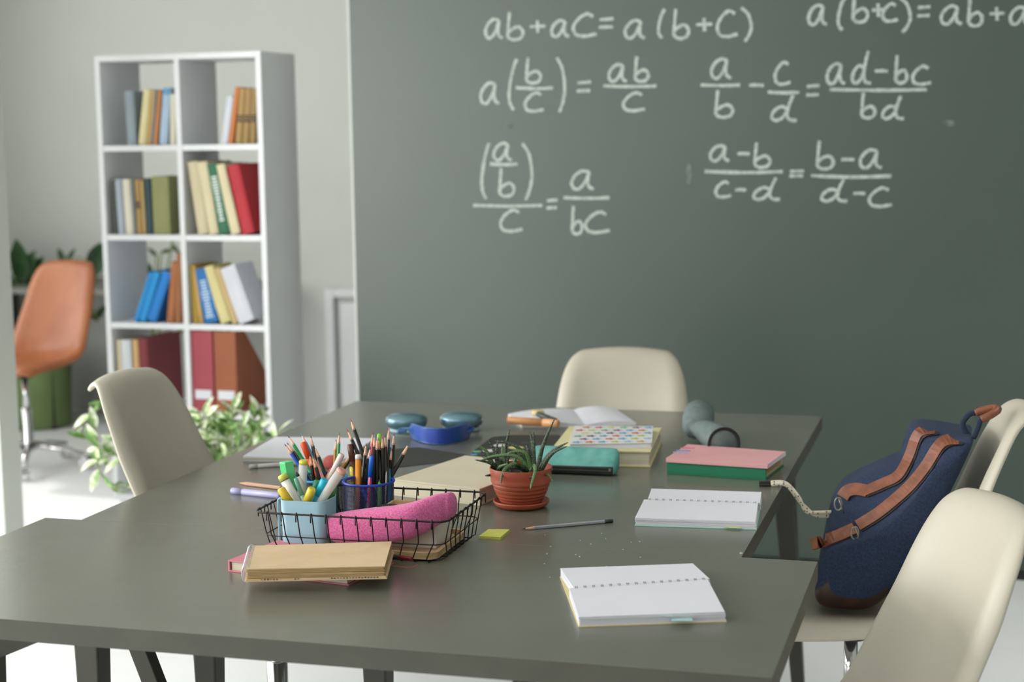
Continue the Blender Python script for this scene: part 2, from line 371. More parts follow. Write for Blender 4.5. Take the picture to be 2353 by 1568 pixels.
chair('orange leather swivel chair with chrome base at the far desk',-4.31,6.72,math.radians(264),dz=.062,me=SHELLO,name='office_chair',base_rot=.6)

# ================================================================== BOOKSHELF
SA=-.0275
SH=thing('bookshelf','white open cube bookshelf filled with books left of the chalkboard','bookshelf',(-2.587,5.6844,0),SA)
SW,SD,SP,STOP,ST=.70,.297,.3412,1.854,.022
sbot=STOP-5*SP-ST
for nm,a,b in (('side_panel',-SW,-SW+ST),('side_panel',-ST,0),('divider',-SW/2-ST/2,-SW/2+ST/2)):
    bm=B(); box(bm,a,b,0,SD,sbot,STOP-(ST if nm=='divider' else 0)); obj(nm,bm,M_shelf,SH,bevel=.0015)
for k in range(6):
    z=STOP-k*SP
    if k==0: bm=B(); box(bm,-SW+ST,-ST,0,SD,z-ST,z); obj('top_board',bm,M_shelf,SH,bevel=.0015)
    else:
        for a,b in ((-SW+ST,-SW/2-ST/2),(-SW/2+ST/2,-ST)):
            bm=B(); box(bm,a,b,0.001,SD,z-ST,z); obj('shelf_board',bm,M_shelf,SH,bevel=.0015)
for lx in (-SW+.03,-.03):
    for ly in (.03,SD-.03):
        bm=B(); lathe(bm,[(0,0),(.012,0),(.018,sbot),(0,sbot)],12,(lx,ly,0)); obj('foot',bm,M_shelf,SH)
for a,b,k in ((-SW/2+ST/2,-ST,0),(-SW/2+ST/2,-ST,1)):    # white backs behind the right column
    pass
_R=Matrix.Rotation(SA,3,'Z')
def sh(u,v,z): p=_R@Vector((-SW+u,v,0)); return (-2.587+p.x,5.6844+p.y,z)
def book(u0,u1,row,h,lean,d,cover,label,pages=M_pagese,v=.02,group='books in the white bookshelf',title=None,mw=None,cat='book',name='book'):
    """u0,u1: foot of the spine in shelf width; lean: shift of the top (m, + right); d: depth"""
    t_=u1-u0; z=STOP-row*SP+.0005
    ang=math.asin(max(-.95,min(.95,lean/h)))
    root=thing(name,label,cat,sh((u0 if ang<=0 else u1),v,z),0,group)
    # leaning book pivots on its lower corner (left corner when leaning left, right corner when leaning right)
    root.rotation_euler=(0,ang,SA)
    a=(0 if ang<=0 else -t_); b=a+t_; c=.003
    m=P(cover,.6)
    bm=B(); box(bm,a,a+c,0,d,0,h); box(bm,b-c,b,0,d,0,h)
    sp=[(a,0),(a+t_*.25,-.004),(b-t_*.25,-.004),(b,0),(b,.003),(a,.003)]
    prism(bm,sp,0,h)
    obj('cover',bm,m,root)
    bm=B(); box(bm,a+c,b-c,.004,d-.005,.003,h-.005); obj('pages',bm,pages,root)
    if title:
        bm=B(); z0,z1,wd,hx=title; n=max(3,int((z1-z0)/.011)); 
        for i in range(n):
            zz=z0+(z1-z0)*i/n; ww=(b-a)*wd/2*random.uniform(.6,1.); zc=(z1-z0)/n
            box(bm,(a+b)/2-ww,(a+b)/2+ww,-.0048,-.0038,zz,zz+zc*.62)
        obj('spine_title',bm,P(hx,.6),root)
    return root
def U(px,py): return (px-(216+(py-130)*.038))/546.
def row_books(py,row,L):
    for x0,x1,topx,h,d,cov,lab,kw in L:
        book(U(x0,py),U(x1,py),row,h,(topx-x0)/560.,d,cov,lab,**kw)
row_books(325,1,[
 (288,309,286,.205,.16,'#8f9ca6','slate blue grey book standing apart in the top left compartment',{}),
 (313,330,331,.210,.15,'#ded3a2','pale yellow book leaning in the top left compartment',{}),
 (332,341,349,.208,.15,'#c9a463','mustard book leaning beside the pale yellow one in the top left compartment',{}),
 (342,348,357,.205,.14,'#8c8f96','thin grey book between mustard and orange books, top left compartment',{}),
 (349,357,365,.205,.14,'#d08c52','thin orange book leaning in the top left compartment',{}),
 (362,381,377,.215,.15,'#a9bfd6','light blue book with a bright blue head in the top left compartment',{'title':(.19,.213,1.,'#2f86b8')}),
 (387,400,393,.190,.15,'#d8d2bd','cream book against the divider in the top left compartment',{}),
 (505,520,523,.178,.15,'#d2d6e2','white book leaning in the top right compartment',{}),
 (521,532,542,.212,.15,'#c97a42','orange book leaning in the top right compartment',{}),
 (537,551,552,.206,.15,'#a98a55','worn tan book with dark bands beside the orange book, top right',{'title':(.08,.11,1.,'#2c2620')}),
 (553,567,566,.206,.15,'#9f8250','worn tan book with dark bands, middle one of three, top right',{'title':(.08,.11,1.,'#2c2620')}),
 (569,583,579,.206,.15,'#94784a','worn tan book with dark bands against the right panel, top right',{'title':(.08,.11,1.,'#2c2620')}),
])
row_books(530,2,[
 (254,263,253,.212,.16,'#4d5348','thin dark olive book at the left end of the second row',{}),
 (265,281,261,.212,.16,'#a4b0bc','blue grey book near the left end of the second row',{}),
 (283,301,279,.212,.16,'#ddd6c4','ivory book in the second row left compartment',{}),
 (302,309,299,.210,.16,'#7d8588','thin slate book right of the ivory one, second row',{}),
 (310,323,308,.210,.16,'#ab8a50','patterned tan book with black band in the second row',{'title':(.10,.13,1.,'#2a2420')}),
 (324,331,322,.208,.16,'#c0a574','thin sandy book left of the dark teal one',{}),
 (333,347,331,.214,.16,'#2f4a50','dark teal book in the second row left compartment',{}),
 (349,388,348,.222,.17,'#8d8f5c','broad olive green book in the second row left compartment',{}),
 (453,477,433,.276,.20,'#cfc4a2','beige book leaning left beside the divider, second row right',{}),
 (479,500,457,.276,.20,'#d8cdaa','cream book leaning against the beige one, second row right',{}),
 (502,526,478,.268,.20,'#2c6b4c','green book with white lettering along its spine',{'title':(.05,.225,.6,'#dfe6e0')}),
 (529,550,497,.268,.20,'#dccfab','pale cream book between the green and the red books',{}),
 (555,582,524,.264,.22,'#b4242f','bright red book leaning in the second row right compartment',{}),
])
row_books(733,3,[
 (299,311,342,.205,.15,'#2a8fd4','blue book farthest left of the three leaning blue books',{}),
 (313,328,354,.205,.15,'#2496dc','blue book in the middle of the three leaning blue books',{}),
 (331,352,374,.205,.15,'#1f7fd0','blue book on the right of the three leaning blue books',{}),
 (378,395,396,.235,.15,'#a9683c','rust brown book leaning behind the blue ones',{}),
 (398,413,409,.270,.15,'#99643f','tall brown book against the divider, third row left',{}),
 (441,455,437,.225,.18,'#a88a30','ochre book against the divider, third row right',{}),
 (457,465,443,.215,.17,'#caa66a','thin tan book between the ochre and blue books',{}),
 (468,500,447,.210,.15,'#1d6fb4','blue book with white lettering leaning in the third row right compartment',{'title':(.02,.17,.6,'#bcd2e6')}),
 (506,530,467,.225,.15,'#d8cc92','pale yellow book leaning in the third row right compartment',{}),
 (533,546,494,.222,.15,'#c6ad7a','thin sandy book behind the white one, third row right',{}),
 (548,584,506,.222,.15,'#d2d4dc','white book leaning at the right, third row right',{}),
])
row_books(940,4,[
 (265,275,263,.270,.18,'#ded2b0','thin cream book at the left end of the fourth row',{}),
 (276,300,274,.270,.18,'#cfd4da','white book in the fourth row left compartment',{}),
 (304,318,302,.272,.18,'#cfa873','tan book beside the burgundy folder',{}),
 (319,340,317,.278,.26,'#7e3038','large burgundy book whose cover faces right, fourth row',{}),
])
# magazine files
def magfile(u0,u1,row,cover,label):
    z=STOP-row*SP+.0005; h=.314; d=.25; tk=.003; w=u1-u0
    root=thing('magazine_file',label,'file',sh(u0,.012,z),SA,'magazine files on the fourth shelf')
    bm=B()
    box(bm,0,w,0,tk,0,h)
    for a in (0,w-tk):
        prof=[(tk,0),(d,0),(d,.13),(.075,h),(tk,h)]
        vs0=[bm.verts.new((a,p[0],p[1])) for p in prof]; vs1=[bm.verts.new((a+tk,p[0],p[1])) for p in prof]
        bm.faces.new(vs0); bm.faces.new(vs1[::-1])
        for i in range(5): bm.faces.new((vs0[i],vs0[(i+1)%5],vs1[(i+1)%5],vs1[i]))
    box(bm,tk,w-tk,tk,d,0,tk); box(bm,tk,w-tk,d-tk,d,tk,.13)
    obj('case',bm,P(cover,.6),root)
    bm=B(); box(bm,w*.12,w*.88,-.0015,0,.05,.085); obj('spine_label',bm,M_paper,root,label='white spine label')
    return root
magfile(U(444,940),U(493,940),4,'#a34450','burgundy magazine file with a white label on the fourth shelf')
magfile(U(497,940),U(547,940),4,'#9a5634','brown magazine file with a white label on the fourth shelf')

# ================================================================== LEAFY PLANTS
def leaf_mesh(name,L,W,curl,m,fold=.25,seg=6):
    bm=B(); rows=[]
    for i in range(seg+1):
        t=i/seg; w=W*math.sin(PI*min(1,t*.93+.05))**.8*(1-.25*t) if i<seg else 0.0008
        x=L*t; z=-curl*L*t*t
        rows.append([(x,-w/2,z+fold*w/2),(x,0,z),(x,w/2,z+fold*w/2)])
    grid(bm,rows); me=bpy.data.meshes.new(name); bm.to_mesh(me); bm.free(); me.materials.append(m)
    for p in me.polygons: p.use_smooth=True
    return me
def put_leaf(me,parent,p,d,s=1.,roll=0.,face=None):
    o=bpy.data.objects.new('leaf',me); COL.objects.link(o); o.parent=parent
    q=Vector(d).to_track_quat('X','Z')
    if face is not None:
        x_=Vector(d).normalized(); z_=(Vector(face)-x_*x_.dot(Vector(face))).normalized(); y_=z_.cross(x_); q=Matrix(((x_.x,y_.x,z_.x),(x_.y,y_.y,z_.y),(x_.z,y_.z,z_.z))).to_quaternion()
    o.rotation_mode='QUATERNION'; o.rotation_quaternion=q@Quaternion((1,0,0),roll); o.location=p; o.scale=(s,s,s); return o
VL=[leaf_mesh('leaf_variegated',.062,.028,.3,M_leafv),leaf_mesh('leaf_light',.058,.027,.5,M_leafl),leaf_mesh('leaf_green',.066,.024,.2,mat('mid_leaf','#4f7a34',.5,hex2='#b8cf8c',vscale=18,ramp=(.45,.7)))]
pc=G(520,1062,.36); sdist=5.15
pp=V(525,1075,5.15)
VP=thing('potted_plant','bushy variegated trailing plant in a white pot before the bookshelf','plant',(pp.x,5.15,0))
bm=B(); lathe(bm,[(0,0),(.10,0),(.115,.02),(.15,.30),(.155,.34),(.142,.34),(.135,.30),(0,.30)],32); obj('pot',bm,M_shelf,VP,smooth=True)
bm=B(); lathe(bm,[(0,.31),(.137,.31),(.137,.30),(0,.30)],24); obj('soil',bm,M_soil,VP)
org=Vector((pp.x,5.15,0))
cl=[]
def stem(pts,nl,seed,spread=1.,sz=1.):
    random.seed(seed)
    pth=smoothpath(pts,5); bm=B(); tube(bm,pth,.0028,n=5); obj('stem',bm,M_stem,VP,smooth=True)
    for i in range(nl):
        t=(.25+.75*(i+.5)/nl)*(len(pth)-1); k=int(t); p=pth[min(k,len(pth)-1)]; a=pth[max(0,k-1)]; b=pth[min(len(pth)-1,k+1)]
        d=(b-a).normalized(); side=d.orthogonal().normalized(); side.rotate(Quaternion(d,random.uniform(0,2*PI)))
        dd=(d*random.uniform(.1,.7)+side*random.uniform(.5,1.)*spread+Vector((0,0,random.uniform(-.1,.5))))
        put_leaf(random.choice(VL),VP,p+Vector((random.uniform(-.004,.004),0,random.uniform(-.004,.004))),dd.normalized(),random.uniform(.8,1.2)*sz,random.uniform(-.7,.7),face=(random.uniform(-.6,.8),-1,random.uniform(.1,1.)))
random.seed(9)
for i in range(26):                                      # bushy crown
    tx=random.uniform(432,628); ty=random.uniform(925,1030)+abs(tx-530)*.15; yy=5.15+random.uniform(-.16,.14)
    e=V(tx,ty,yy)-org; b=Vector((e.x*.3,(yy-5.15)*.4,.31)); m_=(e+b)/2+Vector((0,0,.05))
    stem([b,m_,e],8,100+i,.9,.95)
LT=[[(505,1060,5.1),(400,1030,5.0),(300,1050,4.95),(225,1030,4.95),(180,985,4.95)],
    [(505,1055,5.1),(420,980,5.05),(330,950,5.0),(262,935,5.0),(240,920,5.0)],
    [(500,1060,5.1),(400,1045,5.0),(310,1048,4.9),(240,1060,4.9),(215,970,4.9),(207,955,4.9)],
    [(500,1062,5.1),(380,1060,4.95),(280,1045,4.85),(225,1060,4.8),(245,1105,4.8),(300,1125,4.8)],
    [(505,1058,5.1),(400,1010,5.0),(320,1000,5.0),(265,1010,4.95)],
    [(540,1050,5.1),(600,1030,5.05),(640,1005,5.0),(668,985,5.0)]]
for i,L in enumerate(LT):
    pts=[V(a,b,c)-org for a,b,c in L]; pts[0]=Vector((pts[0].x*.2,-.03,.312)); stem(pts,13 if i!=5 else 7,300+i,.8,1.05)

# ---- desk corner at the far left
DK=thing('desk','grey desk against the back wall behind the orange chair','desk',(-4.6,7.95,0))
bm=B(); box(bm,-.79,.95,-.33,.33,.735,.765); obj('desktop',bm,mat('grey_desk','#77786f',.5),DK,bevel=.002)
for lx,ly,dx in ((-.18,-.25,.0),(.02,.1,.10),(.85,-.25,.04),(.85,.25,.04),(-.72,.25,0)):
    bm=B(); leg_tube(bm,(lx,ly,.735),(lx+dx,ly,0),.05 if dx==0 else .03,.035 if dx==0 else .02); obj('leg',bm,M_leg,DK)
g=V(110,900,7.9)
GP=thing('floor_planter','olive green fabric planter with dark foliage under the grey desk','planter',(g.x,7.78,0))
bm=B(); lathe(bm,[(0,0),(.17,0),(.185,.02),(.20,.44),(.19,.44),(.18,.40),(0,.40)],28); obj('planter_pot',bm,mat('olive_fabric','#6f8352',.8,bump=.2),GP,smooth=True)
DL=leaf_mesh('leaf_dark',.20,.105,.25,M_leafd); DS=leaf_mesh('leaf_dark_small',.13,.05,.4,M_leafd)
for i in range(9):
    a=i*2*PI/9; put_leaf(DS,GP,(.06*math.cos(a),.06*math.sin(a),.42),(math.cos(a)*.9,math.sin(a)*.9,.35),1.,0)
def leafy(name,label,base,pot_r,pot_h,leaves,yy,potm):
    o=Vector(base); t=thing(name,label,'plant',base)
    bm=B(); lathe(bm,[(0,0),(pot_r*.75,0),(pot_r,pot_h),(pot_r*.9,pot_h),(pot_r*.88,pot_h*.9),(0,pot_h*.9)],20); obj('pot',bm,potm,t,smooth=True)
    for (x0,y0,x1,y1,dy,big) in leaves:
        a=V(x0,y0,yy+dy)-o; b=V(x1,y1,yy+dy)-o; r=Vector((a.x*.15,0,pot_h*.9))
        bm=B(); tube(bm,smoothpath([r,(a*.5+r*.5)+Vector((0,0,.03)),a],4),.005,n=5); obj('stem',bm,M_stem,t)
        L=(b-a).length; put_leaf(DL if big else DS,t,a,(b-a).normalized(),L/(.20 if big else .13),random.uniform(-.5,.5),face=(.5,-1,.35))
b1=V(40,700,8.0)
leafy('rubber_plant','dark rubber plant on the desk left of the orange chair',(b1.x,7.9,.766),.07,.11,
      [(45,645,45,550,-.1,1),(50,655,70,575,-.05,1),(35,650,20,570,.05,1),(75,640,88,600,0,0),(30,655,5,600,0,0),(60,650,92,590,0,1),(40,660,15,630,-.1,1),(60,665,110,620,0,0),(70,660,20,645,0,0)],7.9,M_shelf)
leafy('rubber_plant','leafy dark green plant on the desk behind the orange chair back',(V(170,700,8.0).x,7.95,.766),.07,.11,
      [(150,610,132,567,0,0),(152,612,166,572,0,0),(200,600,225,560,0,0),(205,640,240,560,0,1),(205,690,215,625,-.02,1),(200,700,120,660,0,1),(225,740,205,715,-.02,0),(220,735,240,700,0,1)],7.95,M_shelf)
b3=V(375,700,7.9)
leafy('floor_plant','tall dark leaved plant glimpsed through the bookshelf back',(b3.x,7.7,0),.14,.3,
      [(370,580,395,575,0,0),(360,590,340,565,0,0),(400,530,398,455,0,1),(345,640,338,600,0,1),(395,560,410,585,0,0),(350,770,352,745,0,0),(420,760,400,735,0,0),(505,560,515,545,0,0)],7.7,P('#6d6f68',.7))

# ================================================================== THINGS ON THE TABLES
Z=.75
def slabpts(pts,z): return [G(x,y,z) for x,y in pts]
def centroid(ps): c=Vector((0,0,0)); [c.__iadd__(p) for p in ps]; return c/len(ps)
def flat_book(name,label,pts,z0,z1,cover,pages=M_pagese,cat='book',ct=.0025,over=.004,spine=0,group=None):
    """pts: four world corners (top cover), spine edge = pts[spine]->pts[spine+1]"""
    c=centroid(pts); root=thing(name,label,cat,(c.x,c.y,z0),0,group)
    q=[Vector((p.x-c.x,p.y-c.y)) for p in pts]; h=z1-z0
    bm=B(); prism(bm,q,0,ct); prism(bm,q,h-ct,h)
    a,b=q[spine],q[(spine+1)%4]; inn=(-(a+b)/2).normalized()*.004
    prism(bm,[a,b,b+inn,a+inn],ct,h-ct)
    obj('cover',bm,cover,root,bevel=.0008)
    q2=[p*(1-over/p.length*1.4) for p in q]
    bm=B(); prism(bm,q2,ct,h-ct); obj('pages',bm,pages,root)
    return root
def rotpts(c,w,d,a):
    ca,sa=math.cos(a),math.sin(a)
    return [Vector((c[0]+x*ca-y*sa,c[1]+x*sa+y*ca,0)) for x,y in ((-w/2,-d/2),(w/2,-d/2),(w/2,d/2),(-w/2,d/2))]

# ---- wire basket
RZ=.835; BX0=G(578,1180,RZ).x; BX1=-.930; BY0=2.785; BY1=3.046
bcx,bcy=(BX0+BX1)/2,(BY0+BY1)/2
bw,bd=BX1-BX0,BY1-BY0
KB=thing('wire_basket','shallow black wire basket holding pens and the pink pencil case','basket',(bcx,bcy,Z))
zt=RZ-Z
def brect(z,ins,r,k=4): return [Vector((x,y,z)) for x,y in rrect(-bw/2+ins,bw/2-ins,-bd/2+ins,bd/2-ins,r,k)]
bm=B(); tube(bm,brect(zt,0,.022),.0019,n=8,closed=True); obj('rim',bm,M_wire,KB,smooth=True)
bm=B(); tube(bm,brect(zt*.45,.013,.022),.0012,n=6,closed=True); obj('wire_hoop',bm,M_wire,KB,smooth=True)
def bwire(pts):
    bm=B(); tube(bm,pts,.0012,n=6); obj('wire',bm,M_wire,KB,smooth=True)
ins=.020
nx=12
for i in range(nx):
    x=-bw/2+.028+(bw-.056)*i/(nx-1); xb=x*(1-ins/(bw/2))
    bwire([(x,-bd/2-.003,zt-.014),(x,-bd/2-.0032,zt+.001),(x,-bd/2,zt+.003),(x,-bd/2+.003,zt),(x*.99,-bd/2+.012,zt*.5),(xb,-bd/2+ins-.006,.010),(xb,-bd/2+ins+.006,.0016),(xb,0,.0016),(xb,bd/2-ins-.006,.0016),(xb,bd/2-ins+.006,.010),(x*.99,bd/2-.012,zt*.5),(x,bd/2-.003,zt),(x,bd/2,zt+.003),(x,bd/2+.0032,zt+.001),(x,bd/2+.003,zt-.014)])
ny=8
for i in range(ny):
    y=-bd/2+.028+(bd-.056)*i/(ny-1); yb=y*(1-ins/(bd/2))
    bwire([(-bw/2-.003,y,zt-.014),(-bw/2-.0032,y,zt+.001),(-bw/2,y,zt+.003),(-bw/2+.003,y,zt),(-bw/2+.012,y,zt*.5),(-bw/2+ins-.006,yb,.010),(-bw/2+ins+.006,yb,.0032),(bw/2-ins-.006,yb,.0032),(bw/2-ins+.006,yb,.010),(bw/2-.012,y,zt*.5),(bw/2-.003,y,zt),(bw/2,y,zt+.003),(bw/2+.0032,y,zt+.001),(bw/2+.003,y,zt-.014)])
# wooden tray in the basket
ft=.0042
TR=thing('wooden_tray','light wooden tray lying in the bottom of the wire basket','tray',(bcx,bcy,Z+ft))
tw,td=bw/2-.034,bd/2-.034
bm=B(); o_=rrect(-tw,tw,-td,td,.02,5); i_=rrect(-tw+.007,tw-.007,-td+.007,td-.007,.015,5)
prism(bm,o_,0,.004); obj('tray_base',bm,M_wood,TR)
bm=B(); n=len(o_)
a=[bm.verts.new((*p,.004)) for p in o_]; b=[bm.verts.new((p[0]*1.01,p[1]*1.02,.013)) for p in o_]; c=[bm.verts.new((*p,.013)) for p in i_]; d=[bm.verts.new((*p,.004)) for p in i_]
for i in range(n):
    j=(i+1)%n
    for u,v in ((a,b),(b,c),(c,d),(d,a)): bm.faces.new((u[i],u[j],v[j],v[i]))
obj('tray_rim',bm,M_wood,TR)
TZ=Z+ft+.0042                                                     # top of the tray floor
# ---- light blue plastic cup
CUPT=G(690,1147,.85)
cw,cdp,ch=.094,.075,.094
cfl=G(636,1150,TZ+ch); 
ccx=cfl.x+cw/2+.002; ccy=cfl.y+cdp/2
LC=thing('pen_cup','light blue rectangular plastic cup full of markers in the basket','cup',(ccx,ccy,TZ))
bm=B()
sec=[(.92,0),(.94,.004),(1.,ch),(.955,ch),(.90,.006)]
rows=[[ (x*s,y*s,z) for x,y in rrect(-cw/2,cw/2,-cdp/2,cdp/2,.016,6)] for s,z in sec]
vs=grid(bm,rows,closed=True); bm.faces.new(vs[0][::-1]); bm.faces.new(vs[-1])
obj('cup_body',bm,M_tealm,LC,smooth=False,bevel=0)
for p in LC.children[0].data.polygons: p.use_smooth=abs(p.normal.z)<.5
bm=B(); tube(bm,smoothpath([(-cw/2*.98,-.01,ch-.003),(-cw/2-.010,-.01,ch-.004),(-cw/2-.012,-.01,ch-.02),(-cw/2-.011,-.01,.03),(-cw/2-.012,-.01,.006),(-cw/2-.018,-.01,.002),(-cw/2-.022,-.01,.006)],5),.0024,n=8); obj('hook',bm,M_tealm,LC,smooth=True)
# ---- mesh cups
def mesh_cup(label,cx,cy,r,h,col,wallc):
    t=thing('mesh_cup',label,'cup',(cx,cy,TZ if True else Z))
    mr=P(col,.35)
    for nm,z in (('rim',h),('base_ring',.003)):
        bm=B(); tube(bm,[(r*math.cos(a*PI/24),r*math.sin(a*PI/24),z) for a in range(48)],.0027,n=8,closed=True); obj(nm,bm,mr,t,smooth=True)
    bm=B(); lathe(bm,[(0,.002),(r,.002),(r,.003),(0,.003)],32); obj('base',bm,P(wallc,.4),t)
    bm=B(); N=76; turns=.36
    for s in (-1,1):
        for i in range(N):
            a0=2*PI*i/N; L=[];R_=[]
            for k in range(11):
                f=k/10; a=a0+s*turns*2*PI*f; z=.004+(h-.006)*f; da=.0008/r
                L.append((r*math.cos(a-da),r*math.sin(a-da),z)); R_.append((r*math.cos(a+da),r*math.sin(a+da),z))
            grid(bm,[L,R_])
    o=obj('mesh_wall',bm,P(wallc,.4),t); o['kind']='stuff'
    return t
CR,CH=.050,.098
cb=G(852,1103,TZ+CH); BC=(cb.x,cb.y+.0)
bc=mesh_cup('blue wire mesh cup packed with black coloured pencils',BC[0],BC[1]-.012,CR,CH,'#1f3fae','#16204f'); BCC=(BC[0],BC[1]-.012)
CCC=(BCC[0]-.106,BCC[1]+.014)
mesh_cup('cyan wire mesh cup with pencils behind the light blue cup',CCC[0],CCC[1],CR,CH,'#1b93ba','#1c2c38')

# ---- pencils and markers
def orient(root,a,b):
    root.location=a; root.rotation_mode='QUATERNION'; root.rotation_quaternion=(b-a).to_track_quat('Z','X')
def pencil(label,a,b,body,lead,r=.0037,group=None,blunt=False,eraser=False,name='pencil'):
    a=Vector(a);b=Vector(b);L=(b-a).length
    t=thing(name,label,'pencil',(0,0,0),0,group); orient(t,a,b)
    s0=L-.024
    bm=B(); pr_=[]
    n=6; r1=[bm.verts.new((r*math.cos(k*PI/3),r*math.sin(k*PI/3),0)) for k in range(6)]
    r2=[bm.verts.new((r*math.cos(k*PI/6)*(1 if k%2==0 else .9),r*math.sin(k*PI/6)*(1 if k%2==0 else .9),s0+(0 if k%2==0 else .003))) for k in range(12)]
    for k in range(6): bm.faces.new((r1[k],r1[(k+1)%6],r2[(2*k+2)%12],r2[2*k+1],r2[2*k]))
    bm.faces.new(r1[::-1]); obj('body',bm,P(body,.3),t)
    bm=B(); lathe(bm,[(0,s0-.001),(r*.94,s0-.001),(r*.94,s0+.0005),(.0012 if not blunt else .0018,L-.006),(0,L-.006)],12); obj('sharpened_wood',bm,M_pwood,t,smooth=False)
    if lead: 
        bm=B(); lathe(bm,[(0,L-.0065),(.00135,L-.0065),(.0004,L),(0,L)],8); obj('lead',bm,P(lead,.5),t)
    if eraser:
        bm=B(); lathe(bm,[(0,-.017),(.0032,-.017),(.0040,-.015),(.0041,.001),(0,.001)],12); obj('eraser_cap',bm,M_black,t,smooth=True)
    return t
def marker(label,a,b,r,body,cap,capl=.035,ring=False,group=None,name='marker',tip=None):
    a=Vector(a);b=Vector(b);L=(b-a).length
    t=thing(name,label,'marker',(0,0,0),0,group); orient(t,a,b)
    bm=B(); lathe(bm,[(0,0),(r*.85,0),(r,.004),(r,L-capl),(0,L-capl)],16); obj('barrel',bm,P(body,.35),t,smooth=False)
    if tip:
        bm=B(); lathe(bm,[(0,L-capl),(r*.9,L-capl),(r*.55,L-.012),(r*.5,L-.010),(0,L-.010)],16); obj('collar',bm,P(body,.35),t)
        bm=B(); lathe(bm,[(0,L-.010),(r*.45,L-.010),(r*.45,L-.006),(0,L)],10); obj('felt_tip',bm,P(tip,.6),t)
    else:
        bm=B(); lathe(bm,[(0,L-capl),(r*1.04,L-capl),(r*1.04,L-.003),(r*.8,L),(0,L)],16); obj('cap',bm,P(cap,.35),t,smooth=False)
    if ring:
        bm=B(); lathe(bm,[(r,L-capl-.001),(r*1.05,L-capl-.001),(r*1.05,L-capl),(r,L-capl)],16); obj('ring',bm,M_black,t)
    for c in t.children:
        for p in c.data.polygons: p.use_smooth=len(p.vertices)==4 and abs(p.normal.z)<.7
    return t
def crop(cx,cy): return 620+cx/6.532, 940+cy/6.532
def stick_ends(tipc,entc,cup,rr,zr,dy=0.,rect=None):
    tx,ty=crop(*tipc); ex,ey=crop(*entc)
    e=G(ex,ey,zr)
    e.y=min(max(e.y,cup[1]-rr*.86),cup[1]+rr*.86) if True else e.y
    e=V(ex,ey,e.y)
    tp=V(tx,ty,e.y+dy)
    d=e-tp
    if abs(d.z)<.004: d.z=-.02
    k=(TZ+.006-tp.z)/d.z; bt=tp+d*k
    v=Vector((bt.x-cup[0],bt.y-cup[1])); lim=rr*.82
    if v.length>lim: v=v.normalized()*lim; bt=Vector((cup[0]+v.x,cup[1]+v.y,TZ+.006))
    return bt,tp
rz=TZ+CH
def cp(label,tip,ent,body,lead,cup,dy=0.,**k):
    a,b=stick_ends(tip,ent,cup,CR,rz,dy); pencil(label,a,b,body,lead,**k)
def cm(label,tp_,ent,r,body,cap,cup,dy=0.,**k):
    a,b=stick_ends(tp_,ent,cup,CR,rz,dy); marker(label,a,b,r,body,cap,**k)
BK='#17150f'
g1='pencils and pens in the cyan mesh cup'; g2='pencils and pens in the blue mesh cup'; g3='markers in the light blue cup'
cp('blue pencil with dark blue tip at the far left of the cyan cup',(218,522),(440,840),'#1256c4','#1d2c66',CCC,group=g1)
cp('dark green pencil with black tip just right of the blue pencil, cyan cup',(255,505),(500,840),'#1c3a26','#1c2430',CCC,.012,group=g1)
cp('bright green pencil with black tip rising from the cyan cup',(272,402),(560,820),'#1f8a4c','#14141a',CCC,.02,group=g1)
cm('orange capped marker leaning left in the cyan cup',(490,500),(640,860),.0062,'#c9441c','#e0501e',CCC,.0,group=g1)
cp('sky blue pencil with blue tip in the cyan cup',(468,367),(720,860),'#4aa0d0','#2a84c8',CCC,.02,group=g1)
cp('charcoal pencil with black tip in the cyan cup',(612,395),(700,850),'#38383a','#15100f',CCC,.022,group=g1)
cp('plain black pencil without visible tip leaning in the cyan cup',(668,558),(800,900),BK,None,CCC,.01,group=g1,blunt=True)
cp('short black pencil with dark brown tip at the front of the cyan cup',(597,665),(650,1000),BK,'#3b1a18',CCC,group=g1)
cp('short black pencil with green tip at the front of the cyan cup',(635,700),(735,1010),BK,'#2f9a58',CCC,group=g1)
cp('pink wooden pencil leaning to the left in the cyan cup',(660,720),(820,1010),'#d99a94','#b8606a',CCC,.004,group=g1)
cp('golden brown pencil with dark red tip at the back of the cyan cup',(995,450),(975,830),'#b07a2c','#5a2024',CCC,.03,group=g1)
cp('green and white striped pencil with green tip at the back of the cyan cup',(1042,355),(1052,760),'#3a9058','#2f7a48',CCC,.03,group=g1)
cm('white barrelled pen with green grip leaning right in the cyan cup',(1085,680),(910,1000),.0062,'#63a860','#e6d6d0',CCC,.0,capl=.075,group=g1)
cp('gold pencil with green tip leaning right over the cyan cup',(1245,650),(1020,960),'#b98a4a','#2d8a4e',CCC,.01,group=g1)
cp('brown pencil with dark tip leaning right over the cyan cup',(1308,610),(1080,940),'#5a2a18','#3a3420',CCC,.02,group=g1)
cm('terracotta marker lying low across the rim of the cyan cup',(960,895),(800,960),.0068,'#9c4a22','#a8522a',CCC,.0,group=g1)
cm('brown felt pen with open hollow cap in the blue cup',(1203,530),(1260,900),.0062,'#4a2a1c','#5a3322',BCC,.01,group=g2)
cp('black pencil with red tip leaning far left in the blue cup',(1158,305),(1450,900),BK,'#b3202c',BCC,.02,group=g2)
cp('tallest black pencil with crimson tip in the blue cup',(1208,152),(1500,800),BK,'#b01c4c',BCC,.025,group=g2)
cp('black pencil with violet tip at the left front of the blue cup',(1447,510),(1365,1020),BK,'#4d2f86',BCC,group=g2)
cp('black pencil with indigo tip, second at the front of the blue cup',(1513,560),(1440,1030),BK,'#3c2c7c',BCC,group=g2)
cp('rose pencil with rose tip at the centre of the blue cup',(1545,345),(1525,700),'#cc2f5c','#c4305e',BCC,.02,group=g2)
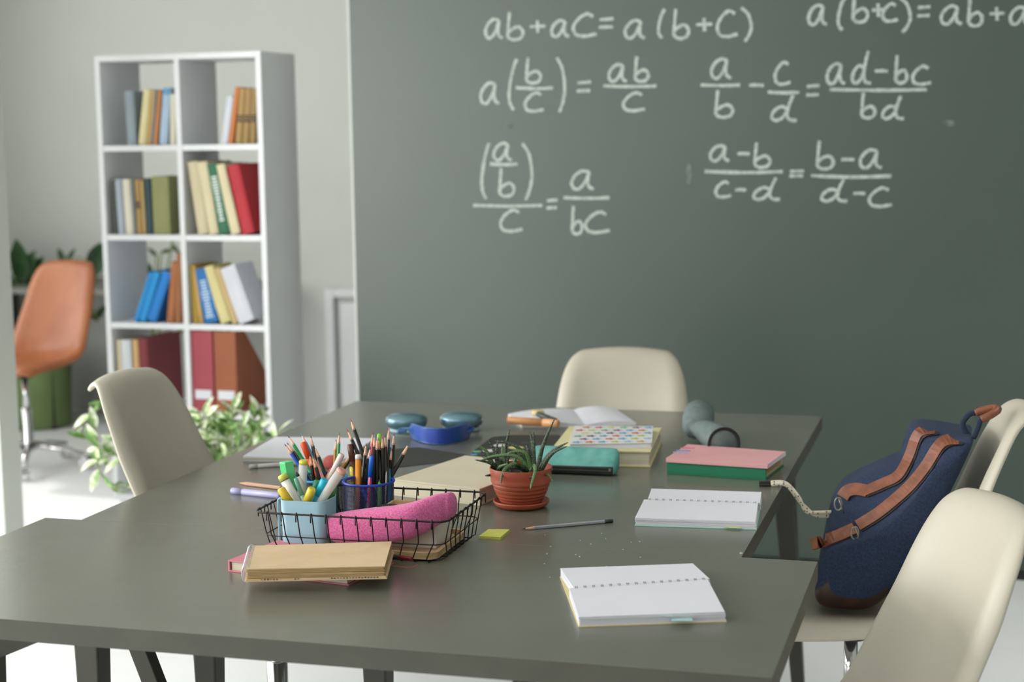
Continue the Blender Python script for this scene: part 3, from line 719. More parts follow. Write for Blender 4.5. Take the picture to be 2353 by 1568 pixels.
cp('black pencil with cyan tip in the blue cup',(1572,380),(1568,1040),BK,'#1f9ad0',BCC,group=g2)
cp('black pencil with magenta tip in the blue cup',(1608,425),(1620,1045),BK,'#9a3a78',BCC,group=g2)
cp('black pencil with navy tip in the blue cup',(1632,430),(1665,1045),BK,'#1f2748',BCC,.008,group=g2)
cm('lime green capped felt pen at the back of the blue cup',(1648,375),(1650,800),.0052,'#5a9a32','#7fb83c',BCC,.02,group=g2)
cp('black pencil with hot pink tip in the blue cup',(1688,400),(1705,1045),BK,'#d63a86',BCC,group=g2)
cp('black pencil with black tip in the blue cup',(1726,380),(1755,1045),BK,'#14131a',BCC,.006,group=g2)
cp('black striped pencil with orange tip at the back right of the blue cup',(1786,280),(1772,700),'#2b2822','#c65a24',BCC,.02,group=g2)
cp('black pencil with deep blue tip at the right of the blue cup',(1862,355),(1868,850),BK,'#2a2f8a',BCC,.01,group=g2)
cp('short black pencil with red tip near the right rim of the blue cup',(1830,580),(1820,950),BK,'#d2352c',BCC,group=g2)
cp('black pencil with bare wood end leaning right out of the blue cup',(2090,522),(1835,985),BK,None,BCC,group=g2,blunt=True,r=.0042)
cm('turquoise capped felt pen behind the red tipped pencil in the blue cup',(1790,575),(1795,850),.0048,'#1f86a8','#1f9cc0',BCC,.01,group=g2)
cm('orange yellow marker with white end cap in the blue cup',(1328,685),(1300,1015),.0063,'#e08a1e','#e6dcd6',BCC,capl=.01,group=g2)
cm('pale yellow marker low at the left rim of the blue cup',(1235,865),(1235,1000),.006,'#ddd04a','#e2d452',BCC,capl=.03,group=g2)
cm('bright blue felt pen standing among the black pencils in the blue cup',(1535,700),(1508,1040),.0052,'#1a62c4','#1c66cc',BCC,.0,capl=.05,group=g2)
cm('magenta capped pen low at the right of the blue cup',(1815,900),(1790,1000),.005,'#b01c68','#c0226f',BCC,.0,group=g2)
cm('navy capped pen leaning at the left edge of the blue cup',(1235,800),(1300,960),.005,'#2434a8','#2636b0',BCC,.01,group=g2)
# light blue cup content
def lcp(tip,ent,dy=0.):
    tx,ty=crop(*tip); ex,ey=crop(*ent); zr=TZ+ch
    e=G(ex,ey,zr); e.y=min(max(e.y,ccy-cdp*.36),ccy+cdp*.36); e.x
    e=V(ex,ey,e.y); tp=V(tx,ty,e.y+dy); d=e-tp; k=(TZ+.012-tp.z)/min(d.z,-.004); bt=tp+d*k
    bt.x=min(max(bt.x,ccx-cw*.36),ccx+cw*.36); bt.y=min(max(bt.y,ccy-cdp*.34),ccy+cdp*.34); return bt,tp
def lm(label,tp_,ent,r,body,cap,dy=0.,**k):
    a,b=lcp(tp_,ent,dy); return marker(label,a,b,r,body,cap,group=g3,**k)
lm('white marker with a yellow green cap end leaning left',(178,985),(355,1310),.0092,'#d8d6ce','#c9cf62',capl=.012,ring=True)
lm('short mustard yellow marker at the left rim of the light blue cup',(158,1190),(262,1350),.0078,'#d8ba34','#dcbc38')
lm('white marker with yellow end standing upright at the back of the light blue cup',(508,768),(480,1130),.0085,'#cfd0cc','#d6c84a',dy=.0,capl=.008)
lm('white brush marker with a black felt tip in the light blue cup',(395,945),(560,1290),.0080,'#d3d0c6','#d3d0c6',tip='#20242a',capl=.05)
lm('thin sea green pen in the light blue cup',(385,1040),(500,1340),.0040,'#7fae9e','#6fa595')
lm('mustard yellow marker at the front of the light blue cup',(638,1190),(575,1345),.0080,'#dcc23c','#dfc640')
lm('dark green marker in the light blue cup',(722,1075),(650,1290),.0072,'#2f8464','#358b6a',dy=.004)
lm('cyan marker in the light blue cup',(830,1060),(715,1320),.0080,'#18a8c8','#1fb4d2')
lm('large white marker with pink end leaning right out of the light blue cup',(1090,905),(760,1320),.0094,'#dcd8d2','#e0a898',capl=.008)
lm('green barrelled pen at the right rim of the light blue cup',(965,1110),(930,1290),.0058,'#4a9a4e','#58a65a')
# ribbed green highlighter
a,b=lcp((243,790),(250,1150)); hb=thing('highlighter','ribbed mint green highlighter standing at the left of the light blue cup','marker',(0,0,0),0,g3); orient(hb,a,b)
L=(b-a).length
bm=B(); box(bm,-.0085,.0085,-.0135,.0135,L-.055,L)
for k in range(5): box(bm,-.0095,.0095,-.0125+k*.0055,-.0095+k*.0055,L-.05,L-.002)
hb.rotation_quaternion=hb.rotation_quaternion@Quaternion((0,0,1),.9)
obj('cap',bm,P('#5fcf86',.35),hb,bevel=.001)
bm=B(); box(bm,-.0075,.0075,-.012,.012,0,L-.055); obj('barrel',bm,P('#bfe0d0',.3),hb,bevel=.001)
# red eraser behind
e_=G(752,1085,Z)
# ---- white box + little wooden tray + pink pencil case
bx=[(-.150,-.045),(.0,-.045),(.0,.085),(-.150,.085)]
wbx1=G(1050,1210,Z+.04).x-.006; 
WBX=thing('storage_box','low white cardboard box under the pink pencil case in the basket','box',(-.985,2.93,TZ))
bm=B(); box(bm,-.135,0.0,-.045,.045,0,.052); obj('box_body',bm,mat('white_card','#ddd6ca',.7,var=.01),WBX,bevel=.001)
bm=B(); box(bm,-.136,0.001,-.046,.046,.052,.055); obj('box_lid',bm,M_paper,WBX,bevel=.0008)
WT=thing('wooden_dish','small rectangular wooden tray resting on the white box','tray',(-1.045,2.955,TZ+.0555))
bm=B(); prism(bm,rrect(-.065,.065,-.042,.042,.01,4),0,.003); obj('tray_base',bm,M_wood,WT)
bm=B(); o_=rrect(-.065,.065,-.042,.042,.01,4); i_=rrect(-.060,.060,-.037,.037,.007,4); n=len(o_)
a=[bm.verts.new((*p,.003)) for p in o_]; b=[bm.verts.new((*p,.009)) for p in o_]; c=[bm.verts.new((*p,.009)) for p in i_]; d=[bm.verts.new((*p,.003)) for p in i_]
for i in range(n):
    j=(i+1)%n
    for u,v in ((a,b),(b,c),(c,d),(d,a)): bm.faces.new((u[i],u[j],v[j],v[i]))
obj('tray_rim',bm,M_wood,WT)
# pink case: loft along its length, outline measured at the depth where it lies
PY=2.845
sect=[(752,1200,1206,.004),(757,1186,1238,.016),(775,1178,1249,.024),(830,1171,1250,.030),(880,1164,1248,.032),(930,1160,1243,.031),(965,1149,1232,.028),(990,1140,1218,.025),(1010,1134,1206,.023),(1025,1133,1198,.022),(1030,1132,1195,.019),(1036,1131,1193,.022),(1044,1138,1186,.018),(1049,1150,1176,.006)]
base=V(850,1245,PY)
PK=thing('pencil_case','pink heathered fabric pencil case lying across the wire basket','pencil case',(base.x,PY,TZ))
o0=Vector((base.x,PY,TZ))
bm=B(); rows=[]
for (x,yt,yb,w) in sect:
    dy=0. if x<950 else (x-950)/100*.05
    t_=V(x,yt,PY+dy)-o0; b_=V(x,yb,PY+dy)-o0; c=(t_+b_)/2; hh=(t_.z-b_.z)/2
    if c.z-hh<.001 : hh=(t_.z-.001)/2; c.z=hh+.001
    row=[]
    for k in range(20):
        a=2*PI*k/20; ca,sa=math.cos(a),math.sin(a); row.append((c.x,c.y+w*math.copysign(abs(ca)**.8,ca),c.z+hh*math.copysign(abs(sa)**.75,sa)))
    rows.append(row)
vs=grid(bm,rows,closed=True); bm.faces.new(vs[0][::-1]); bm.faces.new(vs[-1])
obj('pouch',bm,M_pink,PK,smooth=True,sub=2)
bm=B(); zp=smoothpath([V(x,y,PY+.004)-o0+Vector((0,0,.001)) for x,y in ((868,1167),(890,1163),(915,1165),(945,1173))],6); tube(bm,zp,.0022,n=6)
for i,p in enumerate(zp): box(bm,p.x-.0006,p.x+.0006,p.y-.003,p.y+.003,p.z+.0005,p.z+.0028)
obj('zipper',bm,M_black,PK)
# black and red pen in the basket
a=G(885,1255,TZ+.006); b=G(952,1268,TZ+.006)
t=marker('black pen with a dark red cap lying in the basket corner',V(880,1252,2.80),V(953,1268,2.80),.0040,'#1c1a1a','#7a1d20',capl=.028,ring=False,name='pen')
for o in (t,): o.location.z=TZ+.0045; 
t.rotation_quaternion=(Vector((1,-.22,0))).to_track_quat('Z','X')

# ---- kraft spiral notebook on the pink notebook
k0=slabpts([(580,1257),(900,1247),(884,1304),(566,1311)],.792)
PN=flat_book('notebook','pink hardcover notebook under the kraft sketchbook','x' and [G(540,1303,.768),G(585,1258,.768)][:0] or rotpts((-1.175,2.735,0),.255,.165,-.16),Z,Z+.021,P('#cf7f8c',.6),M_pagese,'notebook',over=.005,spine=3)
PN['label']='pink hardcover notebook under the kraft sketchbook'
bm=B(); rb=[G(895,1300,Z+.004),G(920,1303,Z+.001),G(945,1305,Z+.001),G(958,1299,Z+.004)]
tube(bm,smoothpath([p-PN.location for p in [Vector((-1.10,2.75,Z+.008))]+rb],5),.0016,n=4,flat=.2,up=(0,0,1)); obj('ribbon',bm,P('#b84f62',.6),PN)
kc=centroid(k0); zk=Z+.0215
KN=thing('sketchbook','kraft paper spiral sketchbook lying on the pink notebook','sketchbook',(kc.x,kc.y,zk))
q=[Vector((p.x-kc.x,p.y-kc.y)) for p in k0]          # UL, UR, LR, LL
hk=.794-zk
q=[q[3],q[2],q[1],q[0]]
bm=B(); prism(bm,[p*1.03 for p in q],0,.002); obj('back_cover',bm,M_kraft,KN,bevel=.0005)
bm=B(); random.seed(3)
for k in range(9):
    s=1-.012*random.random(); dx=random.uniform(-.002,.002); z0=.003+(hk-.004)*k/9; zz=[z0+random.uniform(-.0005,.0008) for _ in q]
    prism(bm,[(p.x*s+dx,p.y*s+random.uniform(-.001,.001)) for p in q],zz,[z+(hk-.004)/9*.85 for z in zz])
obj('pages',bm,M_kraftd,KN)
bm=B(); prism(bm,[(p.x*1.0,p.y*1.0) for p in q],hk-.001,hk); obj('top_sheet',bm,M_kraft,KN)
# printed card near the bottom with dark lettering marks
bm=B(); prism(bm,[p*1.012 for p in q],.0022,.0045); obj('printed_card',bm,M_kraft,KN)
bm=B(); e0,e1=q[0]*1.013,q[1]*1.013
for i in range(46):
    f=i/46
    if not(.09<f<.22 or .34<f<.37 or .60<f<.95): continue
    a_=e0.lerp(e1,f); b_=e0.lerp(e1,f+.012); n_=Vector((0,-.0006)); h0=random.uniform(.0022,.003); h1=random.uniform(.0036,.0045)
    prism(bm,[a_,b_,b_+n_,a_+n_],h0,h1)
obj('dark_print',bm,M_black,KN)
A_,B_=q[0],q[3]
for i in range(13):                                      # spiral wire loops
    p=A_.lerp(B_,.06+.88*i/12); bm=B(); R0=hk/2+.004
    dirx=(A_-q[1]).normalized()
    pts=[(p.x+dirx.x*(R0*.55*math.cos(a)-.0)+dirx.x*.001,p.y+dirx.y*R0*.55*math.cos(a)+.0012*a/3,hk/2+R0*math.sin(a)) for a in [k*2*PI/12-PI*.9 for k in range(12)]]
    tube(bm,pts,.0008,n=5,closed=False); obj('spiral_ring',bm,P('#c9c6cf',.3,metal=.6),KN,smooth=True)
# ---- sticky notes
s_=slabpts([(1100,1232),(1122,1216),(1171,1217),(1150,1235)],Z+.005); c=centroid(s_)
bm=B(); q=[(p.x-c.x,p.y-c.y) for p in (s_[0],s_[3],s_[2],s_[1])]
for k in range(4): prism(bm,[(a*(1-.004*k),b) for a,b in q],.0012*k,.0012*k+.0011)
o=obj('sticky_notes',bm,P('#d3d266',.8),None); o.location=(c.x,c.y,Z); tag(o,'small yellow sticky note pad beside the basket','sticky notes')
# ---- grey pencil
pencil('long grey graphite pencil with black eraser lying on the table',G(1390,1199,Z+.0036),G(1200,1216,Z+.0036),'#9a9ca0','#2a2a2c',eraser=True,name='pencil')
# ---- terracotta pot
pcx,pcy=-.934,3.30
PT=thing('potted_succulent','small spiky succulent in a ribbed terracotta plastic pot','plant',(pcx,pcy,Z))
bm=B(); lathe(bm,[(0,0),(.045,0),(.056,.006),(.060,.013),(.0595,.0155),(.057,.0155),(.052,.008),(.042,.005),(0,.004)],48); obj('saucer',bm,M_terra,PT,smooth=True)
prof=[(0,.0055),(.043,.0055),(.044,.012)]
r0s=[(.0445,.013),(.0478,.020),(.0515,.027),(.0548,.035),(.0580,.044),(.0615,.053)]
for r,z in r0s: prof+=[(r-.0026,z),(r-.0026,z+.0010),(r+.0018,z+.0014),(r+.0030,z+.0060)]
prof+=[(.0640,.0605),(.0650,.070),(.0665,.085),(.0660,.0862),(.0640,.0862),(.0625,.070),(.055,.050),(0,.050)]
bm=B(); lathe(bm,prof,64); o=obj('pot',bm,M_terra,PT,smooth=True)
md=o.modifiers.new('edge','EDGE_SPLIT'); md.split_angle=math.radians(35)
bm=B(); lathe(bm,[(0,.072),(.0625,.070),(.0625,.066),(0,.066)],32); obj('soil',bm,M_soil,PT)
HL=[((470,700),(440,480),(350,290),.0),((440,700),(330,440),(180,350),-.01),((480,720),(380,590),(180,545),-.02),((470,690),(380,560),(265,505),-.0),((560,640),(570,380),(625,150),.012),((490,680),(455,450),(470,310),.0),((550,640),(530,440),(530,340),.01),
 ((870,680),(780,440),(620,330),(440,300),-.004),((890,680),(840,470),(700,430),(540,490),-.012),((870,720),(770,540),(620,480),(400,500),(250,550),-.02),((935,680),(935,420),(930,175),.0),((920,640),(915,350),(882,185),.008),((985,640),(1040,400),(1120,190),(1200,20),.008),
 ((980,700),(1110,500),(1230,395),(1375,320),-.004),((1020,690),(1120,520),(1220,430),(1360,372),-.012),((910,640),(870,450),(830,355),.012),((925,690),(940,620),(950,700),(905,850),(890,920),-.078),((800,680),(690,600),(570,660),(520,760),(510,850),-.072),
 ((520,740),(480,680),(500,630),(600,595),-.02),((560,750),(700,765),(820,780),(940,760),-.060),((900,775),(1020,730),(1120,740),(1175,820),-.044),((1110,760),(1130,720),(1175,655),-.0),((500,760),(400,735),(305,750),-.04),((440,760),(420,720),(380,665),-.03),
 ((860,740),(800,640),(680,600),(590,640),-.03),((620,700),(680,580),(720,470),.0),((850,760),(790,660),(680,645),(560,670),-.038),((450,700),(390,570),(330,530),(250,560),-.01),((600,700),(640,600),(720,560),.01),((980,740),(930,640),(880,680),-.036),((520,700),(500,560),(420,520),(300,540),-.014),((590,640),(590,540),(640,470),(760,450),.01)]
M_dots=mat('haworthia_bumps','#c9d0c0',.6)
hb_=B()
random.seed(12)
for L in HL:
    dy=L[-1]; pts=[]
    for i,(cx_,cy_) in enumerate(L[:-1]):
        f=i/(len(L)-2); pts.append(V(1060+cx_/5.6,960+cy_/5.6,pcy+dy*(f if dy>-.055 else f**.4))-Vector((pcx,pcy,Z)))
    bse=pts[0]; 
    if bse.z<.074: bse.z=.074
    hr=Vector((bse.x,bse.y)); 
    root=Vector((bse.x*.85,bse.y,.071))
    pts=smoothpath([root]+pts,6); n=len(pts)
    rad=[max(.0006,(.0060*(1-(i/(n-1)))**.6)+.0003) for i in range(n)]
    bm=B(); tube(bm,pts,rad,n=8,flat=.40,up=(0.1,-1,.25)); obj('leaf',bm,M_haw if random.random()<.72 else mat('haworthia_leaf_light','#3d5a30',.42,hex2='#587a44',vscale=30),PT,smooth=True)
    for i in range(1,n-2):
        for s in (-1,0,1):
            if rad[i]<.0016 or random.random()<.25: continue
            p=pts[i].lerp(pts[i+1],random.random()); side=(pts[i+1]-pts[i]).cross(Vector((0,-1,0))).normalized()
            c=p+side*(s*rad[i]*.55)+Vector((0,-rad[i]*.42,rad[i]*.12)); e=.00042
            vv=[hb_.verts.new(c+Vector(d)*e) for d in ((1.6,0,0),(-1.6,0,0),(0,1,0),(0,-1,0),(0,0,1),(0,0,-1))]
            for f in ((0,2,4),(2,1,4),(1,3,4),(3,0,4),(2,0,5),(1,2,5),(3,1,5),(0,3,5)): hb_.faces.new([vv[k] for k in f])
o=obj('leaf_bumps',hb_,M_dots,PT); o['kind']='stuff'

# ---- cream boxed book behind the basket
zc=.787
c4=slabpts([(905,1105),(1100,1125),(1135,1108),(1090,1046)],zc)
# rectangle fitted to the visible corner and edges
NC=G(1102,1124,zc); NR=G(1138,1110,zc); FL=G(907,1102,zc); BKp=G(1070,1043,zc)
ux=(FL-NC); ux.z=0; uy=(BKp-FL); 
e1=Vector((FL.x-NC.x,FL.y-NC.y,0)).normalized(); e2=Vector((-e1.y,e1.x,0)); e2=e2 if e2.y>0 else -e2
W_,D_=.225,.30
pts=[NC,NC+e1*-0.0,NC]; A0=NC; A1=NC+e1*W_; A2=A1+e2*D_; A3=A0+e2*D_
CB=flat_book('book','large cream clothbound book between the basket and the pot',[A1,A0,A3,A2],Z,zc,M_cream,M_pagese,over=.004,ct=.004,spine=0)
# black sheet of paper
bsh=slabpts([(880,1052),(960,1029),(1068,1046),(1000,1075)],Z+.001); c=centroid(bsh)
bm=B(); prism(bm,[(p.x-c.x,p.y-c.y) for p in [G(870,1080),G(1045,1060),G(1070,1046),G(962,1029),G(880,1035)]],0,.0012)
o=obj('paper_sheet',bm,P('#33342e',.8)); o.location=(c.x,c.y,Z+.0002); tag(o,'matte black sheet of paper under the cream book','paper')
# ---- paint palette (black with coloured pans)
pl=[G(1105,1048),G(1085,1042),(G(1130,1008)),G(1180,1003),G(1285,1003),G(1300,1020),G(1240,1040),G(1190,1052)]
c=centroid(pl); PLT=thing('watercolour_set','black paint palette with oval colour pans behind the succulent','paint palette',(c.x,c.y,Z))
bm=B(); prism(bm,[(p.x-c.x,p.y-c.y) for p in pl],.0003,.004); obj('palette_board',bm,P('#30302c',.6),PLT,bevel=.001)
for x,y,r,hx in ((1097,1038,.010,'#5fae86'),(1126,1036,.016,'#d4d4d8'),(1150,1024,.016,'#d6d6da'),(1186,1029,.018,'#cdc77a'),(1090,1045,.008,'#3f8fb4'),(1215,1018,.016,'#3a3a38')):
    p=G(x,y,Z+.004)-c; bm=B(); lathe(bm,[(0,.001),(r*.8,.001),(r,0),(0,0)],20,(0,0,0))
    for v in bm.verts: v.co.x*=1.15
    obj('paint_pan',bm,P(hx,.5),PLT,loc=(p.x,p.y,.004))
# white card + round case under the teal pencil case
t_=thing('eraser','cream rounded eraser poking out left of the teal pencil case','eraser',G(1258,1083,Z)); 
bm=B(); prism(bm,rrect(-.022,.022,-.010,.010,.006,4),0,.012); obj('eraser_block',bm,P('#d9d2bf',.7),t_,bevel=.002)
# ---- teal pencil case
TP=[G(1205,1052,.785),G(1412,1062,.785),G(1420,1030,.785),G(1215,1020,.785)]
cc=centroid(TP); TC=thing('pencil_case','crumpled teal zip pencil case before the starry notebook','pencil case',(cc.x,cc.y,Z))
tcx0=G(1262,1081,Z).x-cc.x; 
def soft_box(bm,x0,x1,y0,y1,z0,z1,n=14,m=6,e=.5,amp=.0012):
    rows=[]
    for i in range(n+1):
        f=i/n; x=x0+(x1-x0)*f; s=(1-abs(2*f-1)**8)**.35 if 0<f<1 else .25
        row=[]
        for k in range(16):
            a=2*PI*k/16; ca,sa=math.cos(a),math.sin(a)
            yy=(y0+y1)/2+(y1-y0)/2*math.copysign(abs(ca)**e,ca)*(.7+.3*s)+random.uniform(-amp,amp); zz=(z0+z1)/2+(z1-z0)/2*math.copysign(abs(sa)**e,sa)*s+(random.uniform(-amp,amp) if sa>0 else 0)
            row.append((x,yy,max(z0,zz)))
        rows.append(row)
    vs=grid(bm,rows,closed=True); bm.faces.new(vs[0][::-1]); bm.faces.new(vs[-1]); return bm
f0=G(1218,1082,Z); f1=G(1418,1086,Z)
yf=3.640-cc.y
secp=[(0,.0),(-.002,.006),(-.001,.020),(.010,.030),(.030,.045),(.050,.057),(.058,.056),(.060,.045),(.058,.02),(.055,0)]
bm=B(); rows=[]; random.seed(8); xa,xb=V(1214,1075,3.66).x-cc.x,V(1420,1075,3.66).x-cc.x
for i in range(23):
    f=i/22; s_=1 if 0<f<1 else .72
    row=[]
    for (yy_,zz_) in secp:
        nz=random.uniform(-.0011,.0011) if zz_>.022 else 0
        row.append((xa+(xb-xa)*f,yf+.028+(yy_-.028)*s_,.02+(zz_-.02)*s_+nz if zz_>0 else .0005))
    rows.append(row)
vs=grid(bm,rows,closed=True); bm.faces.new(vs[0][::-1]); bm.faces.new(vs[-1])
obj('pouch',bm,M_tealfab,TC,smooth=True,sub=1)
bm=B(); prism(bm,[(xa+.03,yf-.004),(xb-.008,yf-.004),(xb-.008,yf+.006),(xa+.03,yf+.006)],[.004]*4,[.020,.022,.022,.020]); obj('zip_panel',bm,mat('black_zip','#151a14',.5),TC,bevel=.002)
bm=B(); tube(bm,[(xa+.04,yf-.005,.012),(xb-.014,yf-.005,.013)],.0014,n=6); obj('zipper',bm,P('#2d3a2c',.3),TC)
bm=B(); box(bm,xb-.016,xb-.010,yf-.008,yf-.004,.013,.019); obj('zip_pull',bm,M_steel,TC,bevel=.0005)
# ---- thick cream book with starry notebook
zb=.789
n0=G(1495,1058,zb); nl=G(1330,1056,zb); fr=G(1523,985,zb)
e1=(nl-n0).normalized(); e2=Vector((-e1.y,e1.x,0)); e2=e2 if e2.y>0 else -e2
dd=(fr-n0).dot(e2); skew=(fr-n0)
zb=.790; A0=G(1495,1037,zb); A3=G(1521,983,zb); A2=G(1308,980,zb); A1=G(1282,1030,zb)
A1=A2+(A0-A3)
XB=flat_book('book','thick pale yellow book under the starry notebook',[A1,A0,A3,A2],Z,zb,P('#d8cfa0',.7),M_pagese,over=.005,ct=.0045,spine=3)
sp=slabpts([(1308,1021),(1498,1018),(1501,980),(1320,979)],zb+.013)
zs=zb+.0003
c=centroid(sp); SN=thing('notebook','white notebook printed with coloured stars on the pale yellow book','notebook',(c.x,c.y,zs))
q=[Vector((p.x-c.x,p.y-c.y)) for p in sp]
bm=B(); prism(bm,q,.0115,.0127); prism(bm,q,0,.0012); prism(bm,[q[0],q[0]*.98,q[3]*.98,q[3]],.0012,.0115) if False else None
obj('cover',bm,P('#e2e0e2',.5),SN)
bm=B(); prism(bm,[p*.975 for p in q],.0012,.0105); obj('pages',bm,M_paper,SN)
bm=B(); prism(bm,[q[0]*.99,q[1]*.99,(q[1]*.99).lerp(q[2],.03),(q[0]*.99).lerp(q[3],.03)],.0108,.0114); obj('inner_cover',bm,P('#20646c',.6),SN)
cols=['#5f9fd0','#c9a14a','#66b08f','#b6c45c','#c4504a','#d06a3c','#b04060','#6f4a72','#8cc0dc','#c9cf62','#4aa6c0','#cf7a3c']
k=0
for r in range(6):
    for cI in range(6):
        fx=(cI+.55+(.5 if r%2 else 0))/6.4; fy=(r+.55)/6.1
        if fx>.97: continue
        p=(q[0].lerp(q[1],fx)).lerp(q[3].lerp(q[2],fx),fy); bm=B()
        R1,R2=.0150,.0072; vs=[bm.verts.new((p.x+(R1 if i%2==0 else R2)*math.sin(i*PI/5),p.y+(R1 if i%2==0 else R2)*math.cos(i*PI/5)*1.05,.01295)) for i in range(10)]
        bm.faces.new(vs); random.seed(k*7+1); obj('printed_star',bm,P(cols[(k*5+r)%len(cols)],.5),SN); k+=1
# ---- green book with pink notebook
zg=.778
g0=G(1532,1062,zg); g1=G(1760,1077,zg)
e1=(g1-g0).normalized(); e2=Vector((-e1.y,e1.x,0)); GD=.175
gp=[g0,g1,g1+e2*GD,g0+e2*GD]
flat_book('book','dark green hardcover book under the pink notebook',gp,Z,zg,P('#0f7350',.5),M_pagetan,over=.004,ct=.003,spine=0)
zp=zg+.0004
pn=slabpts([(1530,1053),(1764,1068),(1806,1038),(1580,1021)],zp+.010)
c=centroid(pn); PNB=thing('notebook','pale pink notebook with sticky tabs on the green book','notebook',(c.x,c.y,zp))
q=[Vector((p.x-c.x,p.y-c.y)) for p in pn]
bm=B(); prism(bm,q,.0088,.010); prism(bm,q,0,.0012); prism(bm,[q[0],q[1],q[1].lerp(q[2],.03),q[0].lerp(q[3],.03)],.0012,.0088); obj('cover',bm,P('#dba3a6',.6),PNB,bevel=.0006)
bm=B(); prism(bm,[q[0]*.985,q[1]*.998,q[2]*.998,q[3]*.985],.0012,.0088); obj('pages',bm,M_paper,PNB)
for x,y,hx in ((1583,1030,'#d8608e'),(1573,1036,'#3f8fd0'),(1566,1040,'#9aa8d0')):
    p=G(x,y,zp+.0102)-c; bm=B(); prism(bm,[(p.x-.02,p.y-.006),(p.x+.014,p.y-.006),(p.x+.014,p.y+.004),(p.x-.02,p.y+.004)],.0102,.0106); obj('page_flag',bm,P(hx,.6),PNB)
# ---- grey bent pencil case (round ends)
a=G(1675,1016,Z+.042); 
GC=thing('pencil_case','slate grey cylindrical pencil case bent in two','pencil case',(a.x,a.y,Z))
go=Vector((a.x,a.y,Z))
p1=Vector((-.008,-.03,.043)); p2=G(1600,975,Z+.045)-go; p3=G(1598,953,Z+.05)-go
bm=B()
axis=(p2-p1).normalized()
def ringpts(c,ax,r,sq=1.,n=20,up=Vector((0,0,1))):
    s=ax.cross(up).normalized(); u=s.cross(ax).normalized(); return [c+s*(r*math.cos(2*PI*k/n))+u*(r*sq*math.sin(2*PI*k/n)) for k in range(n)]
rows=[ringpts(p1+axis*.0,axis,.037),ringpts(p1+axis*.004,axis,.040),ringpts(p1.lerp(p2,.3),axis,.036),ringpts(p1.lerp(p2,.6),axis,.033,.85),ringpts(p1.lerp(p2,.85),axis,.030,.6)]
vs=grid(bm,rows,closed=True); bm.faces.new(vs[0][::-1]); bm.faces.new(vs[-1])
obj('tube_front',bm,M_greyfab,GC,smooth=True)
ax2=Vector((-.25,.15,.8)).normalized()
bm=B(); c0=p1.lerp(p2,.95); c0.z=.03; ax3=Vector((-.1,.9,.25)).normalized()
rows=[ringpts(c0+ax3*-.02,ax3,.028,.5),ringpts(c0+ax3*.005+Vector((0,0,.012)),ax3,.040,.95),ringpts(c0+ax3*.045+Vector((0,0,.014)),ax3,.042,1.),ringpts(c0+ax3*.085+Vector((0,0,.010)),ax3,.039,.95),ringpts(c0+ax3*.092+Vector((0,0,.008)),ax3,.02,.9)]
for r_ in rows:
    for v in r_: v.z=max(v.z,.0015); v.x+=random.uniform(-.001,.001)
vs=grid(bm,rows,closed=True); bm.faces.new(vs[0][::-1]); bm.faces.new(vs[-1])
obj('tube_rear',bm,M_greyfab,GC,smooth=True)
bm=B(); tube(bm,ringpts(p1-axis*.001,axis,.0385,n=32),.0022,n=6,closed=True); obj('zipper',bm,M_black,GC,smooth=True)
bm=B(); rows=[ringpts(p1-axis*.002,axis,.037),ringpts(p1+axis*.004,axis,.022),ringpts(p1+axis*.008,axis,.008)]; vs=grid(bm,rows,closed=True); bm.faces.new(vs[-1]); obj('end_panel',bm,mat('dark_grey_fabric','#2c3234',.5),GC,smooth=True)
bm=B(); box(bm,.036,.052,-.03,-.022,.018,.030); obj('zip_pull',bm,M_black,GC,bevel=.002)

